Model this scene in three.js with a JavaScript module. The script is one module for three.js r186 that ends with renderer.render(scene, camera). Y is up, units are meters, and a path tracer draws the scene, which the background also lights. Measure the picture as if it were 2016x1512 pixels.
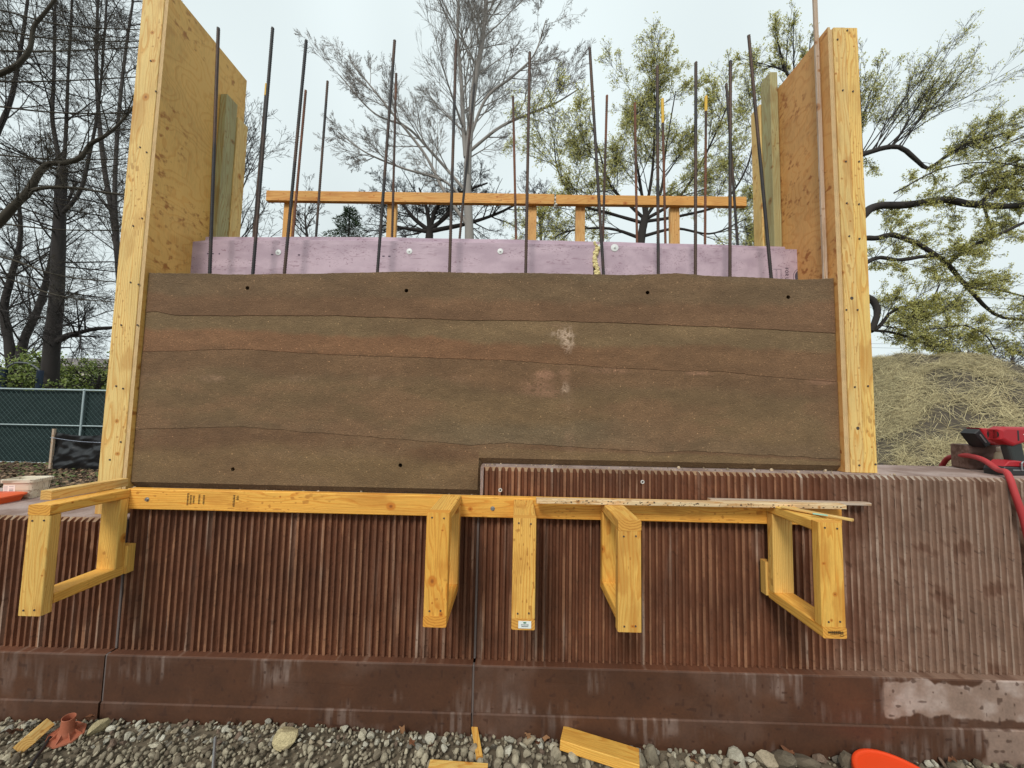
import * as THREE from 'three';
import { RoundedBoxGeometry } from 'three/addons/geometries/RoundedBoxGeometry.js';
import { mergeGeometries, toCreasedNormals } from 'three/addons/utils/BufferGeometryUtils.js';

// ---------- camera, sky, sun, exposure ----------
const V = (x, y, z) => new THREE.Vector3(x, y, z);
const scene = new THREE.Scene();
const FOCAL = 757;                                   // ultra-wide lens, in pixels of the 2016 x 1512 photograph
const camera = new THREE.PerspectiveCamera(2 * Math.atan(756 / FOCAL) * 180 / Math.PI, 4 / 3, 0.05, 400);
camera.position.set(0, 1.47, 1.77);
camera.rotation.order = 'YXZ';
camera.rotation.set(4.0 * Math.PI / 180, 0.78 * Math.PI / 180, 1.15 * Math.PI / 180);
camera.updateMatrixWorld();
scene.add(camera);

{ // overcast sky: even pale cloud, a little brighter towards the zenith
  const w = 256, h = 128, d = new Float32Array(w * h * 4);
  for (let j = 0; j < h; j++) for (let i = 0; i < w; i++) {
    const el = Math.max(0, Math.sin((j / (h - 1) - 0.5) * Math.PI)), a = i / w * 2 * Math.PI;
    const c = 1 + 0.03 * Math.sin(3 * a + 4 * el) + 0.03 * Math.sin(7 * a - 9 * el + 1.3 + 1.5 * Math.sin(2 * a + 5 * el)) + 0.02 * Math.sin(17 * a + 14 * el + 2 * Math.sin(5 * a));
    const L = (0.63 + 0.07 * el) * c, k = (j * w + i) * 4;
    d[k] = L * 0.88; d[k + 1] = L * 0.985; d[k + 2] = L * 1.0; d[k + 3] = 1;
  }
  const t = new THREE.DataTexture(d, w, h, THREE.RGBAFormat, THREE.FloatType);
  t.mapping = THREE.EquirectangularReflectionMapping; t.magFilter = t.minFilter = THREE.LinearFilter; t.wrapS = THREE.RepeatWrapping; t.needsUpdate = true;
  scene.background = t; scene.environment = t;
}
const sun = new THREE.DirectionalLight(new THREE.Color(1.0, 0.95, 0.87), 1.5);
sun.position.set(-2.2, 7.5, 7); sun.target.position.set(0, 1, 0); sun.castShadow = true; sun.shadow.radius = 30;
sun.shadow.mapSize.set(2048, 2048); Object.assign(sun.shadow.camera, { left: -9, right: 9, top: 9, bottom: -9, near: 0.5, far: 40 });
sun.name = 'sun'; scene.add(sun, sun.target);
const renderer = new THREE.WebGLRenderer({ antialias: true });
renderer.toneMapping = THREE.LinearToneMapping; renderer.toneMappingExposure = 1.36;
renderer.shadowMap.enabled = true;

// ---------- helpers ----------
let seed = 12345;
const R = () => { seed = (seed + 0x6D2B79F5) | 0; let t = Math.imul(seed ^ (seed >>> 15), 1 | seed); t = (t + Math.imul(t ^ (t >>> 7), 61 | t)) ^ t; return ((t ^ (t >>> 14)) >>> 0) / 4294967296; };
const rr = (a, b) => a + (b - a) * R();
const clamp = (x, a = 0, b = 1) => Math.min(b, Math.max(a, x));
const lerp = (a, b, t) => a + (b - a) * t;
const sm = (a, b, x) => { const t = clamp((x - a) / (b - a)); return t * t * (3 - 2 * t); };
const mix3 = (a, b, t) => [lerp(a[0], b[0], t), lerp(a[1], b[1], t), lerp(a[2], b[2], t)];
const hsh = (i, j, s) => { let n = Math.imul(i, 374761393) ^ Math.imul(j, 668265263) ^ Math.imul(s, 1274126177); n = Math.imul(n ^ (n >>> 13), 1274126177); n ^= n >>> 16; return (n >>> 0) / 4294967296; };
const mod = (a, n) => ((a % n) + n) % n;
function noise(x, y, s = 0, px = 0, py = 0) {
  let i = Math.floor(x), j = Math.floor(y), i1 = i + 1, j1 = j + 1; const fx = x - i, fy = y - j;
  if (px) { i = mod(i, px); i1 = mod(i1, px); } if (py) { j = mod(j, py); j1 = mod(j1, py); }
  const u = fx * fx * (3 - 2 * fx), v = fy * fy * (3 - 2 * fy);
  return lerp(lerp(hsh(i, j, s), hsh(i1, j, s), u), lerp(hsh(i, j1, s), hsh(i1, j1, s), u), v);
}
function fbm(x, y, s = 0, o = 4, px = 0, py = 0) { let a = 0.5, t = 0, n = 0; for (let k = 0; k < o; k++) { t += a * noise(x, y, s + k, px, py); n += a; a *= 0.5; x *= 2; y *= 2; px *= 2; py *= 2; } return t / n; }
const enc = (c) => 255 * (c <= 0.0031308 ? 12.92 * c : 1.055 * Math.pow(c, 1 / 2.4) - 0.055);
const lin = (c) => { c /= 255; return c <= 0.04045 ? c / 12.92 : Math.pow((c + 0.055) / 1.055, 2.4); };
const S = (r, g, b) => [lin(r), lin(g), lin(b)];
function tex(w, h, fn, color = true) {                // fn(u, v) gives linear rgb (colour) or one grey value
  const d = new Uint8Array(w * h * 4);
  for (let j = 0; j < h; j++) for (let i = 0; i < w; i++) {
    const c = fn((i + 0.5) / w, (j + 0.5) / h), k = (j * w + i) * 4;
    if (color) { d[k] = enc(clamp(c[0])); d[k + 1] = enc(clamp(c[1])); d[k + 2] = enc(clamp(c[2])); } else d[k] = d[k + 1] = d[k + 2] = 255 * clamp(c);
    d[k + 3] = 255;
  }
  const t = new THREE.DataTexture(d, w, h); t.wrapS = t.wrapT = THREE.RepeatWrapping; t.magFilter = THREE.LinearFilter; t.minFilter = THREE.LinearMipmapLinearFilter; t.generateMipmaps = true;
  if (color) t.colorSpace = THREE.SRGBColorSpace; t.needsUpdate = true; return t;
}
function mat(c, o = {}) { const m = new THREE.MeshStandardMaterial({ roughness: 0.8, ...o }); if (c) m.color.setRGB(...c); return m; }
// a pixel of the photograph gives a direction; the surface it lies on gives the distance
const ray = (px, py) => V((px - 1008) / FOCAL, -(py - 756) / FOCAL, -1).applyQuaternion(camera.quaternion);
function onZ(px, py, z) { const d = ray(px, py), t = (z - camera.position.z) / d.z; return camera.position.clone().addScaledVector(d, t); }
function onY(px, py, y) { const d = ray(px, py), t = (y - camera.position.y) / d.y; return camera.position.clone().addScaledVector(d, t); }
const taken = {};
const numbered = (n) => { const k = taken[n] = (taken[n] ?? -1) + 1; return k ? n + '_' + String(k).padStart(3, '0') : n; };
function shadows(o) { o.castShadow = o.receiveShadow = true; return o; }
function tag(o, label, category, group, kind) { Object.assign(o.userData, { label }); if (category) o.userData.category = category; if (group) o.userData.group = group; if (kind) o.userData.kind = kind; return o; }
function thing(name, label, category, pos = [0, 0, 0], group) { const g = new THREE.Group(); g.name = numbered(name); g.position.set(...pos); scene.add(g); return tag(g, label, category, group); }
function part(name, geo, m, parent, pos) {            // geometry given in world coordinates when pos is left out: it is moved into the parent's frame
  const o = shadows(new THREE.Mesh(geo, m)); o.name = name; parent.add(o);
  if (pos) o.position.set(...pos);
  return o;
}
function solo(name, geo, m, label, category, group) { const o = shadows(new THREE.Mesh(geo, m)); o.name = numbered(name); scene.add(o); return tag(o, label, category, group); }
function structure(name, geo, m) { const o = shadows(new THREE.Mesh(geo, m)); o.name = name; o.userData.kind = 'structure'; scene.add(o); return o; }
function geom(pos, idx, uv, col) { const g = new THREE.BufferGeometry(); g.setAttribute('position', new THREE.Float32BufferAttribute(pos, 3)); if (uv) g.setAttribute('uv', new THREE.Float32BufferAttribute(uv, 2)); if (col) g.setAttribute('color', new THREE.Float32BufferAttribute(col, 3)); g.setIndex(idx); g.computeVertexNormals(); return g; }
const lineAt = (pts, x) => { if (x <= pts[0][0]) return pts[0][1]; for (let k = 1; k < pts.length; k++) if (x <= pts[k][0]) return lerp(pts[k - 1][1], pts[k][1], (x - pts[k - 1][0]) / (pts[k][0] - pts[k - 1][0])); return pts[pts.length - 1][1]; };
const pxLine = (pts, z) => pts.map(([x, y]) => { const p = onZ(x, y, z); return [p.x, p.y]; });

// ---------- timber ----------
const knots = []; for (let k = 0; k < 26; k++) knots.push([R(), R(), rr(0.012, 0.034), rr(0.7, 1.3), R()]);
const woodMap = tex(512, 2048, (u, v) => {            // 0.36 m across, 2 m along
  let du = 0, kn = 0, core = 0;
  for (const [ku, kv, r, s, w] of knots) {
    let x = u - ku, y = (v - kv); x -= Math.round(x); y -= Math.round(y); x *= 0.36; y *= 2;
    const e = Math.hypot(x, y / 2.2) / (r * 0.55), e2 = Math.hypot(x, y / 6) / r;
    du += Math.sign(x) * 0.022 * Math.exp(-e2 * e2 * 0.7) * s; 
    const q = Math.hypot(x, y / s) / (r * 0.36 * (0.5 + w));
    if (q < 1.6) { kn = Math.max(kn, sm(1.3, 0.75, q)); core = Math.max(core, sm(0.6, 0.1, q)); }
  }
  const wob = (fbm(u * 6, v * 5, 3, 3, 6, 5) - 0.5) * 0.20;
  const g = mod((u + du + wob) * 34 + 5 * (fbm(u * 3, v * 2, 9, 2, 3, 2) - 0.5), 1);
  const late = sm(0.45, 0.92, g) * sm(1.0, 0.96, g);
  const stain = sm(0.50, 0.72, fbm(u * 7, v * 14, 45, 4, 7, 14)) * sm(0.42, 0.6, fbm(u * 2, v * 3, 47, 2, 2, 3)), fib = noise(u * 256, v * 26, 21, 256, 26), fine = noise(u * 512, v * 300, 27, 512, 300), blot = fbm(u * 4, v * 9, 33, 3, 4, 9);
  const speck = sm(0.74, 0.90, noise(u * 46, v * 120, 41, 46, 120)) * sm(0.40, 0.66, blot);
  let c = mix3([1, 1, 1], [0.80, 0.55, 0.30], late * (0.35 + 0.75 * blot));
  c = c.map((x) => x * (0.76 + 0.18 * fib + 0.12 * fine + 0.30 * (blot - 0.5)));
  c = mix3(c, [0.58, 0.40, 0.24], 0.5 * stain); c = mix3(c, [0.42, 0.24, 0.11], 0.6 * speck);
  c = mix3(c, [0.62, 0.36, 0.15], kn * 0.8); return mix3(c, [0.25, 0.12, 0.05], core * 0.8);
});
const woodBump = tex(512, 1024, (u, v) => 0.5 + 0.3 * (noise(u * 200, v * 20, 21, 200, 20) - 0.5) + 0.35 * (noise(u * 64, v * 60, 5, 64, 60) - 0.5), false);
const endMap = tex(256, 256, (u, v) => {              // growth rings
  const r = Math.hypot(u - 0.45, (v + 0.35) * 0.8) * 13 + 0.9 * fbm(u * 5, v * 5, 2, 3), g = mod(r, 1);
  const k = 0.82 + 0.2 * noise(u * 110, v * 110, 4), l = sm(0.4, 0.9, g) * sm(1, 0.95, g);
  return mix3([0.92, 0.80, 0.66], [0.62, 0.38, 0.20], l * 0.75).map((x) => x * k);
});
const timbers = {};
const TINT = [[1, 1, 1], [0.93, 0.95, 1.12], [1.03, 0.96, 0.86], [0.97, 1.02, 1.25]];   // boards of one batch differ a little
function timber(key, c) { return timbers[key] ??= TINT.map((t) => { const k = c.map((x, i) => Math.min(0.9, x * t[i])); return [mat(k, { map: woodMap, bumpMap: woodBump, bumpScale: 0.0009, roughness: 0.66 }), mat(k.map((x) => x * 0.95), { map: endMap, roughness: 0.8 })]; }); }
const YEL = timber('yellow', [0.87, 0.485, 0.092]), PALE = timber('pale', [0.88, 0.59, 0.18]), ORG = timber('orange', [0.76, 0.42, 0.12]), GREEN = timber('treated', [0.45, 0.41, 0.20]), GREYW = timber('weathered', [0.60, 0.46, 0.30]), DIRTY = timber('dirty', [0.84, 0.60, 0.29]);
function boardGeo(l, w, t, ease = 0.004, rows = 4) {  // along +y from 0 to l, w along x, t along z; eased edges, group 0 sides, group 1 sawn ends
  const prof = [], e = Math.min(ease, w * 0.3, t * 0.3);
  for (const [cx, cz, a0] of [[w / 2 - e, t / 2 - e, 0], [-w / 2 + e, t / 2 - e, 1], [-w / 2 + e, -t / 2 + e, 2], [w / 2 - e, -t / 2 + e, 3]])
    for (let k = 0; k < 4; k++) { const a = (a0 + k / 3) * Math.PI / 2; prof.push([cx + e * Math.cos(a), cz + e * Math.sin(a), Math.cos(a), Math.sin(a)]); }
  const pos = [], nor = [], uv = [], idx = [], n = prof.length, ou = R(), ov = R();
  let per = 0; const dist = [0]; for (let k = 1; k <= n; k++) { per += Math.hypot(prof[k % n][0] - prof[k - 1][0], prof[k % n][1] - prof[k - 1][1]); dist.push(per); }
  for (let j = 0; j <= rows; j++) for (let k = 0; k <= n; k++) {
    const p = prof[k % n], y = l * j / rows; pos.push(p[0], y, p[1]); nor.push(p[2], 0, p[3]); uv.push(ou + dist[k] / 0.36, ov + y / 2);
  }
  for (let j = 0; j < rows; j++) for (let k = 0; k < n; k++) { const a = j * (n + 1) + k, b = a + 1, c = a + n + 1, d = c + 1; idx.push(a, c, b, b, c, d); }
  const sides = idx.length;
  for (const [y, s] of [[0, -1], [l, 1]]) {
    const b = pos.length / 3, fx = R() < 0.5 ? 1 : -1; pos.push(0, y, 0); nor.push(0, s, 0); uv.push(0.5, 0.5);
    for (const p of prof) { pos.push(p[0], y, p[1]); nor.push(0, s, 0); uv.push(0.5 + fx * p[0] / 0.1, 0.5 + p[1] / 0.1); }
    for (let k = 0; k < n; k++) { const p = b + 1 + k, q = b + 1 + (k + 1) % n; s > 0 ? idx.push(b, q, p) : idx.push(b, p, q); }
  }
  const g = new THREE.BufferGeometry(); g.setAttribute('position', new THREE.Float32BufferAttribute(pos, 3)); g.setAttribute('normal', new THREE.Float32BufferAttribute(nor, 3)); g.setAttribute('uv', new THREE.Float32BufferAttribute(uv, 2)); g.setIndex(idx);
  g.addGroup(0, sides, 0); g.addGroup(sides, idx.length - sides, 1); return g;
}
function board(name, A, B, w, t, wdir, m, parent, ease) {   // from the middle of one end to the middle of the other, in the parent's frame
  const y = B.clone().sub(A), l = y.length(); y.normalize();
  const x = wdir.clone().addScaledVector(y, -wdir.dot(y)).normalize(), z = new THREE.Vector3().crossVectors(x, y);
  const o = shadows(new THREE.Mesh(boardGeo(l, w, t, ease), m[Math.floor(R() * m.length)])); o.name = name; o.quaternion.setFromRotationMatrix(new THREE.Matrix4().makeBasis(x, y, z)); o.position.copy(A); parent.add(o); return o;
}
const X = V(1, 0, 0), Y = V(0, 1, 0), Z = V(0, 0, 1);
const steel = mat([0.42, 0.42, 0.42], { metalness: 0.9, roughness: 0.45 });
const nailM = mat([0.07, 0.05, 0.04], { roughness: 0.7 });
function nails(parent, spots, name = 'nail_head', r = 0.0042) { const g = nails.g ??= new THREE.CylinderGeometry(1, 1, 0.003, 8).rotateX(Math.PI / 2); for (const p of spots) { const o = part(name, g, nailM, parent, p); o.scale.set(r, r, 1); } }

// ---------- concrete bench wall ----------
const EZ = -0.085, CHAM = 0.026;                      // front face of the earth wall that stands on it, and its bevel
const botL = (() => { const a = onZ(255, 949, EZ), b = onZ(935, 965, EZ); return (a.y + b.y) / 2; })(), botR = (() => { const a = onZ(945, 903, EZ), b = onZ(1650, 916, EZ); return (a.y + b.y) / 2; })();
const TOP = [0.942, botL - CHAM - 0.004, botR - CHAM - 0.004];   // the three panels step up to the right
const J1 = onZ(237, 1150, 0).x, J2 = onZ(938, 1150, 0).x, WL = -3.3, WR = 3.3;
const LEDGE = 0.374, PLINTH = 0.184, PITCH = 0.0295, FLUTE = 0.016;
const DRYX = onZ(1690, 1100, 0).x;
const patchA = pxLine([[1735, 1345], [1760, 1342], [1800, 1338], [1850, 1344], [1900, 1352], [1950, 1340], [2016, 1332], [2200, 1330]], 0.036);
const patchB = pxLine([[1738, 1408], [1760, 1412], [1820, 1408], [1880, 1410], [1925, 1420], [2016, 1422], [2200, 1424]], 0.036);
const patchX = onZ(1742, 1380, 0.036).x, patch2X = onZ(1932, 1455, 0.044).x, patch2Y = onZ(1960, 1437, 0.044).y, patch3X = onZ(1730, 1455, 0.044).x, patch3E = onZ(1815, 1455, 0.044).x;
const WET = S(112, 67, 43), WET2 = S(84, 49, 31), DRY = S(138, 110, 93), PALEC = S(172, 154, 145), WETB = S(86, 52, 31);
function concreteColour(x, y) {
  const big = fbm(x * 2.2, y * 3, 60, 4), mid = fbm(x * 11, y * 11, 61, 4), fine = noise(x * 150, y * 150, 62), vst = fbm(x * 42, y * 2.2, 63, 4), vst2 = fbm(x * 16, y * 1.1, 64, 3);
  let c = mix3(y > LEDGE ? WET2 : S(68, 40, 24), y > LEDGE ? WET : WETB, clamp(0.25 + 1.1 * (big - 0.15)));
  if (y > LEDGE) {
    const dry = sm(-0.22, 0.28, x - DRYX + 0.5 * (big - 0.5) + 0.25 * (mid - 0.5));
    c = mix3(c, DRY, dry * 0.92);
    c = mix3(c, WET2, sm(0.60, 0.74, mid) * 0.6);                                                  // damp blotches
    c = mix3(c, DRY, sm(0.60, 0.80, vst) * 0.5 * (1 - dry));
    c = mix3(c, WET2.map((k) => k * 0.55), sm(0.86, 0.93, noise(x * 95, y * 95, 66)) * 0.5);          // air holes, their shade painted as darker spots
  } else {
    const yo = y + (y < PLINTH ? 7 : 0), st = sm(0.40, 0.78, fbm(x * 60, yo * 7, 63, 4)) * sm(0.44, 0.66, fbm(x * 5, yo * 6, 65, 3)) * sm(0.30, 0.55, fbm(x * 1.7 + 9, yo * 2, 67, 2));
    c = mix3(c, PALEC, st * 0.30 + 0.07 * sm(0.5, 0.72, fbm(x * 3, yo * 4, 73, 4)) * (0.4 + vst));
    const n = 0.035 * (fbm(x * 24, y * 8, 68, 3) - 0.5) + 0.012 * (mid - 0.5);
    const inA = sm(-0.004, 0.006, lineAt(patchA, x) - y + n) * sm(-0.004, 0.006, y - lineAt(patchB, x) + n) * sm(-0.005, 0.01, x - patchX + n);
    const in2 = y < PLINTH ? sm(-0.005, 0.01, x - patch2X + n * 2) * sm(-0.003, 0.006, patch2Y - y + n) : 0;
    const in3 = y < PLINTH ? sm(0.52, 0.6, fbm(x * 13, y * 3, 69, 2)) * sm(patch3X - 0.01, patch3X, x) * sm(patch3E + 0.01, patch3E, x) * sm(0.11, 0.09, y + n) : 0;
    c = mix3(c, mix3(DRY, PALEC, 0.25 + 0.6 * sm(0.5, 0.75, mid)), Math.max(inA, in2, in3) * 0.95);
    c = mix3(c, WET2.map((k) => k * 0.55), sm(0.84, 0.9, noise(x * 60, y * 50, 66)) * 0.7);
  }
  const k = 0.84 + 0.18 * fine + 0.5 * (mid - 0.5); return c.map((q) => q * k);
}
const CH = 1.36, concreteMap = tex(2048, 512, (u, v) => concreteColour(WL + u * (WR - WL), v * CH - 0.1));
const concreteBump = tex(512, 512, (u, v) => 0.5 + 0.5 * (fbm(u * 40, v * 40, 71, 4, 40, 40) - 0.5) - 0.5 * sm(0.8, 0.88, noise(u * 40, v * 40, 72, 40, 40)), false);
const concreteM = mat(null, { map: concreteMap, vertexColors: true, roughness: 0.74, bumpMap: concreteBump, bumpScale: 0.0008 });
const topMap = tex(512, 512, (u, v) => { const a = fbm(u * 8, v * 8, 80, 5, 8, 8), f = noise(u * 180, v * 180, 81, 180, 180); return mix3(S(132, 108, 98), S(170, 150, 143), sm(0.3, 0.72, a)).map((q) => q * (0.85 + 0.25 * f)); });
const topM = mat(null, { map: topMap, roughness: 0.85, bumpMap: concreteBump, bumpScale: 0.001 });
const wuv = (x, y) => [(x - WL) / (WR - WL), (y + 0.1) / CH];
function wallBox(x0, x1, y0, y1, z0, z1, taper = 0) { // a block whose front, sides and top carry the wall's own texture position
  const pos = [], uv = [], idx = [], col = [];
  const quad = (a, b, c, d) => { const n = pos.length / 3; for (const p of [a, b, c, d]) { pos.push(...p); uv.push(...wuv(p[0], p[1])); col.push(1, 1, 1); } idx.push(n, n + 1, n + 2, n, n + 2, n + 3); };
  const t = taper;
  quad([x0, y0, z1], [x1, y0, z1], [x1, y1 - t, z1], [x0, y1 - t, z1]);
  if (t) quad([x0, y1 - t, z1], [x1, y1 - t, z1], [x1, y1, z1 - t], [x0, y1, z1 - t]);
  quad([x0, y1, z1 - t], [x1, y1, z1 - t], [x1, y1, z0], [x0, y1, z0]);
  quad([x1, y0, z1], [x1, y0, z0], [x1, y1, z0], [x1, y1, z1 - t]); quad([x0, y0, z0], [x0, y0, z1], [x0, y1, z1 - t], [x0, y1, z0]);
  quad([x1, y0, z0], [x0, y0, z0], [x0, y1, z0], [x1, y1, z0]); quad([x0, y0, z0], [x1, y0, z0], [x1, y0, z1], [x0, y0, z1]);
  return geom(pos, idx, uv, col);
}
function ribGeo(cx, y0, y1) {                         // one fin with half a flute on either side
  const w = 0.0050 + rr(-0.0013, 0.0013) + (R() < 0.05 ? 0.002 : 0), prof = [];  // [x, z, finness]
  for (let k = 0; k <= 5; k++) { const a = k / 5 * Math.PI / 2, h = PITCH / 2 - w; prof.push([-PITCH / 2 + h * Math.sin(a), -FLUTE * Math.cos(a), 0]); }
  prof.push([-w, 0, 1], [0, 0.0006, 1], [w, 0, 1]);
  for (let k = 5; k >= 0; k--) { const a = k / 5 * Math.PI / 2, h = PITCH / 2 - w; prof.push([PITCH / 2 - h * Math.sin(a), -FLUTE * Math.cos(a), 0]); }
  const rows = Math.round((y1 - y0) / 0.028), pos = [], uv = [], col = [], idx = [], n = prof.length, wear = rr(0.1, 1.5), sh = Math.floor(R() * 1e5), dryX = sm(-0.3, 0.4, cx - DRYX);
  for (let j = 0; j <= rows; j++) {
    const y = lerp(y0, y1, j / rows);
    const pale = clamp(sm(0.34, 0.70, fbm(cx * 30 + 7, y * 7, 90, 3)) * wear * 1.1 + 0.16) * (1 - 0.72 * dryX), chip = noise(y * 40, sh * 0.37, 91), wob = (noise(y * 9, sh * 0.71, 92) - 0.5) * 0.0018;
    for (const [x, z, f] of prof) {
      pos.push(cx + x + (f ? wob : 0), y - (y - y0) / (y1 - y0) * (z + FLUTE) * 0.95, z - (f ? 0.0022 * sm(0.62, 0.9, chip) : 0)); uv.push(...wuv(cx + x, y));
      f ? col.push(1 + 1.0 * pale, 1 + 1.65 * pale, 1 + 2.1 * pale) : col.push(1.2, 1.2, 1.2);
    }
  }
  for (let j = 0; j < rows; j++) for (let k = 0; k < n - 1; k++) { const a = j * n + k; idx.push(a, a + 1, a + n, a + 1, a + n + 1, a + n); }
  for (const [y, s] of [[y1, 1], [y0, -1]]) {         // the scalloped end
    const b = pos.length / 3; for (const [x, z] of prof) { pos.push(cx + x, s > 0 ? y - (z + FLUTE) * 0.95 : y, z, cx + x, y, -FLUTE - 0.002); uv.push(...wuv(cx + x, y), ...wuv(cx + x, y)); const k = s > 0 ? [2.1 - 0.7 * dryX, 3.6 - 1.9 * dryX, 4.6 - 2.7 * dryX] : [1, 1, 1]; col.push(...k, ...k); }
    for (let k = 0; k < n - 1; k++) { const a = b + 2 * k; s > 0 ? idx.push(a, a + 2, a + 1, a + 1, a + 2, a + 3) : idx.push(a, a + 1, a + 2, a + 1, a + 3, a + 2); }
  }
  return geom(pos, idx, uv, col);
}
const panelLabels = ['low ribbed brown concrete wall panel with the white tub standing on its top', 'ribbed brown concrete wall panel below the long timber rail, between two joints', 'tallest ribbed brown concrete wall panel, with dry pale patches and the red hose over it'];
[[WL, J1 - 0.005], [J1 + 0.005, J2 - 0.005], [J2 + 0.005, WR]].forEach(([x0, x1], i) => {
  const p = thing('concrete_wall_panel', panelLabels[i], 'wall panel', [0, 0, 0], 'panels of the concrete bench wall'), top = TOP[i], back = [-0.56, -0.66, -0.40][i];
  if (i === 2) part('edge_margin', new THREE.BoxGeometry(0.013, top - TOP[1] + 0.02, 0.03).translate(x0 + 0.0075, (top + TOP[1]) / 2 - 0.012, -0.0135), topM, p);
  part('wall_core', wallBox(x0, x1, LEDGE - 0.02, top - 0.004, back, -FLUTE - 0.002), concreteM, p);
  const capBox = new THREE.BoxGeometry(x1 - x0, 0.006, -back - FLUTE - 0.002); { const q = capBox.attributes.uv, P = capBox.attributes.position; for (let k = 0; k < q.count; k++) q.setXY(k, P.getX(k) + x0, P.getZ(k)); }
  part('wall_top', capBox, topM, p, [(x0 + x1) / 2, top - 0.001, (back - FLUTE - 0.002) / 2]);
  part('base', wallBox(x0, x1, -0.15, LEDGE, back, 0.036, 0.006), concreteM, p);
  part('plinth', wallBox(x0, x1, -0.15, PLINTH, back, 0.045, 0.005), concreteM, p);
  const n = Math.floor((x1 - x0 - (i === 2 ? 0.016 : 0)) / PITCH), off = i === 2 ? 0.0145 : (x1 - x0 - n * PITCH) / 2;
  for (let k = 0; k < n; k++) part('rib', ribGeo(x0 + off + (k + 0.5) * PITCH, LEDGE + 0.001, top), concreteM, p);
});
const sealM = mat(S(104, 92, 88), { roughness: 0.75 });
for (const [x, t, l] of [[J1, TOP[0], 'dark grey joint strip between the low panel and the panel under the rail'], [J2, TOP[1], 'grey joint strip behind the timber rail, down the middle of the concrete wall']]) {
  const s = thing('joint_strip', l, 'joint strip', [x, 0, 0], 'joints in the concrete wall');
  part('sealant', new RoundedBoxGeometry(0.0098, t - LEDGE - 0.004, 0.02, 2, 0.003), sealM, s, [0, (t + LEDGE) / 2, -0.014]);
  part('base_sealant', new RoundedBoxGeometry(0.0098, LEDGE + 0.08, 0.02, 2, 0.003), sealM, s, [0, LEDGE / 2 - 0.04, 0.0235]);
}
{ // form-tie sleeves in the tall panel
  const g = new THREE.TorusGeometry(0.0065, 0.0026, 8, 16), d = new THREE.CylinderGeometry(0.006, 0.006, 0.006, 14).rotateX(Math.PI / 2);
  for (const [px, py, l] of [[985, 965, 'small white ringed sleeve in the ribs beside the step of the earth wall'], [1265, 949, 'small white ringed sleeve in the ribs above the dirty lath']]) {
    const c = onZ(px, py, 0.002), s = thing('tie_sleeve', l, 'sleeve', [c.x, c.y, 0.001], 'tie sleeves in the ribs');
    part('ring', g, mat([0.55, 0.53, 0.5], { roughness: 0.6 }), s, [0, 0, 0.001]); part('plug', d, mat([0.012, 0.012, 0.012]), s, [0, 0, -0.003]);
  }
}

// ---------- rammed earth ----------
const EL = onZ(275, 740, EZ).x, ER = onZ(1649, 740, EZ).x;
const wavy = (pts, amp, f, s) => (x) => lineAt(pts, x) + amp * (fbm(x * f, 3.3, s, 3) - 0.5) + 0.0042 * (fbm(x * 55, 7.7, s + 5, 3) - 0.5);
const topL = wavy(pxLine([[290, 537], [480, 540], [560, 539], [700, 536], [820, 534], [960, 537], [1100, 538], [1250, 541], [1330, 538], [1400, 543], [1480, 545], [1580, 550], [1645, 547]], EZ), 0.007, 5, 101);
const jA = wavy(pxLine([[280, 615], [310, 614], [345, 621], [500, 622], [660, 622], [820, 627], [920, 631], [1100, 632], [1150, 634], [1300, 639], [1500, 648], [1650, 657]], EZ), 0.006, 9, 102);
const jB = wavy(pxLine([[275, 693], [400, 690], [480, 687], [600, 696], [720, 701], [820, 704], [1000, 710], [1120, 718], [1200, 724], [1330, 730], [1420, 731], [1500, 741], [1650, 752]], EZ), 0.005, 11, 103);
const jC = wavy(pxLine([[265, 846], [400, 842], [480, 840], [600, 851], [680, 857], [760, 863], [860, 871], [930, 877], [1000, 872], [1140, 881], [1200, 884], [1290, 891], [1360, 888], [1480, 895], [1655, 904]], EZ), 0.009, 14, 104);
const stepX = onZ(941, 935, EZ).x;
const EY0 = botL, EY1 = topL(0) + 0.03;
const px2 = (x, y) => { const p = onZ(x, y, EZ); return [p.x, p.y]; };
const patches = [[420, 745, 36, 10, 0.5], [585, 745, 27, 9, 0.34], [737, 745, 17, 9, 0.34], [905, 746, 22, 10, 0.18], [288, 738, 9, 5, 0.3], [1072, 738, 26, 12, 0.62, 1], [1058, 762, 42, 24, 0.4, 1], [1085, 775, 30, 12, 0.3, 1], [1118, 668, 13, 22, 0.75, 2], [1105, 657, 20, 9, 0.62, 2], [1108, 640, 36, 7, 0.3], [1113, 765, 8, 12, 0.5, 2], [1118, 780, 14, 45, 0.22], [1120, 870, 16, 30, 0.28], [1112, 735, 14, 22, 0.32, 1], [1620, 752, 40, 8, 0.36, 1], [1375, 735, 34, 5, 0.45, 1], [1200, 730, 50, 8, 0.35, 1], [1122, 602, 3, 8, 0.4], [1125, 562, 2, 10, 0.3]].map(([x, y, a, b, k, t = 0]) => [...px2(x, y), a / 404, b / 404, k, t]);
const specks = new Map(); const EW = 2048, EH = 640;
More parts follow.
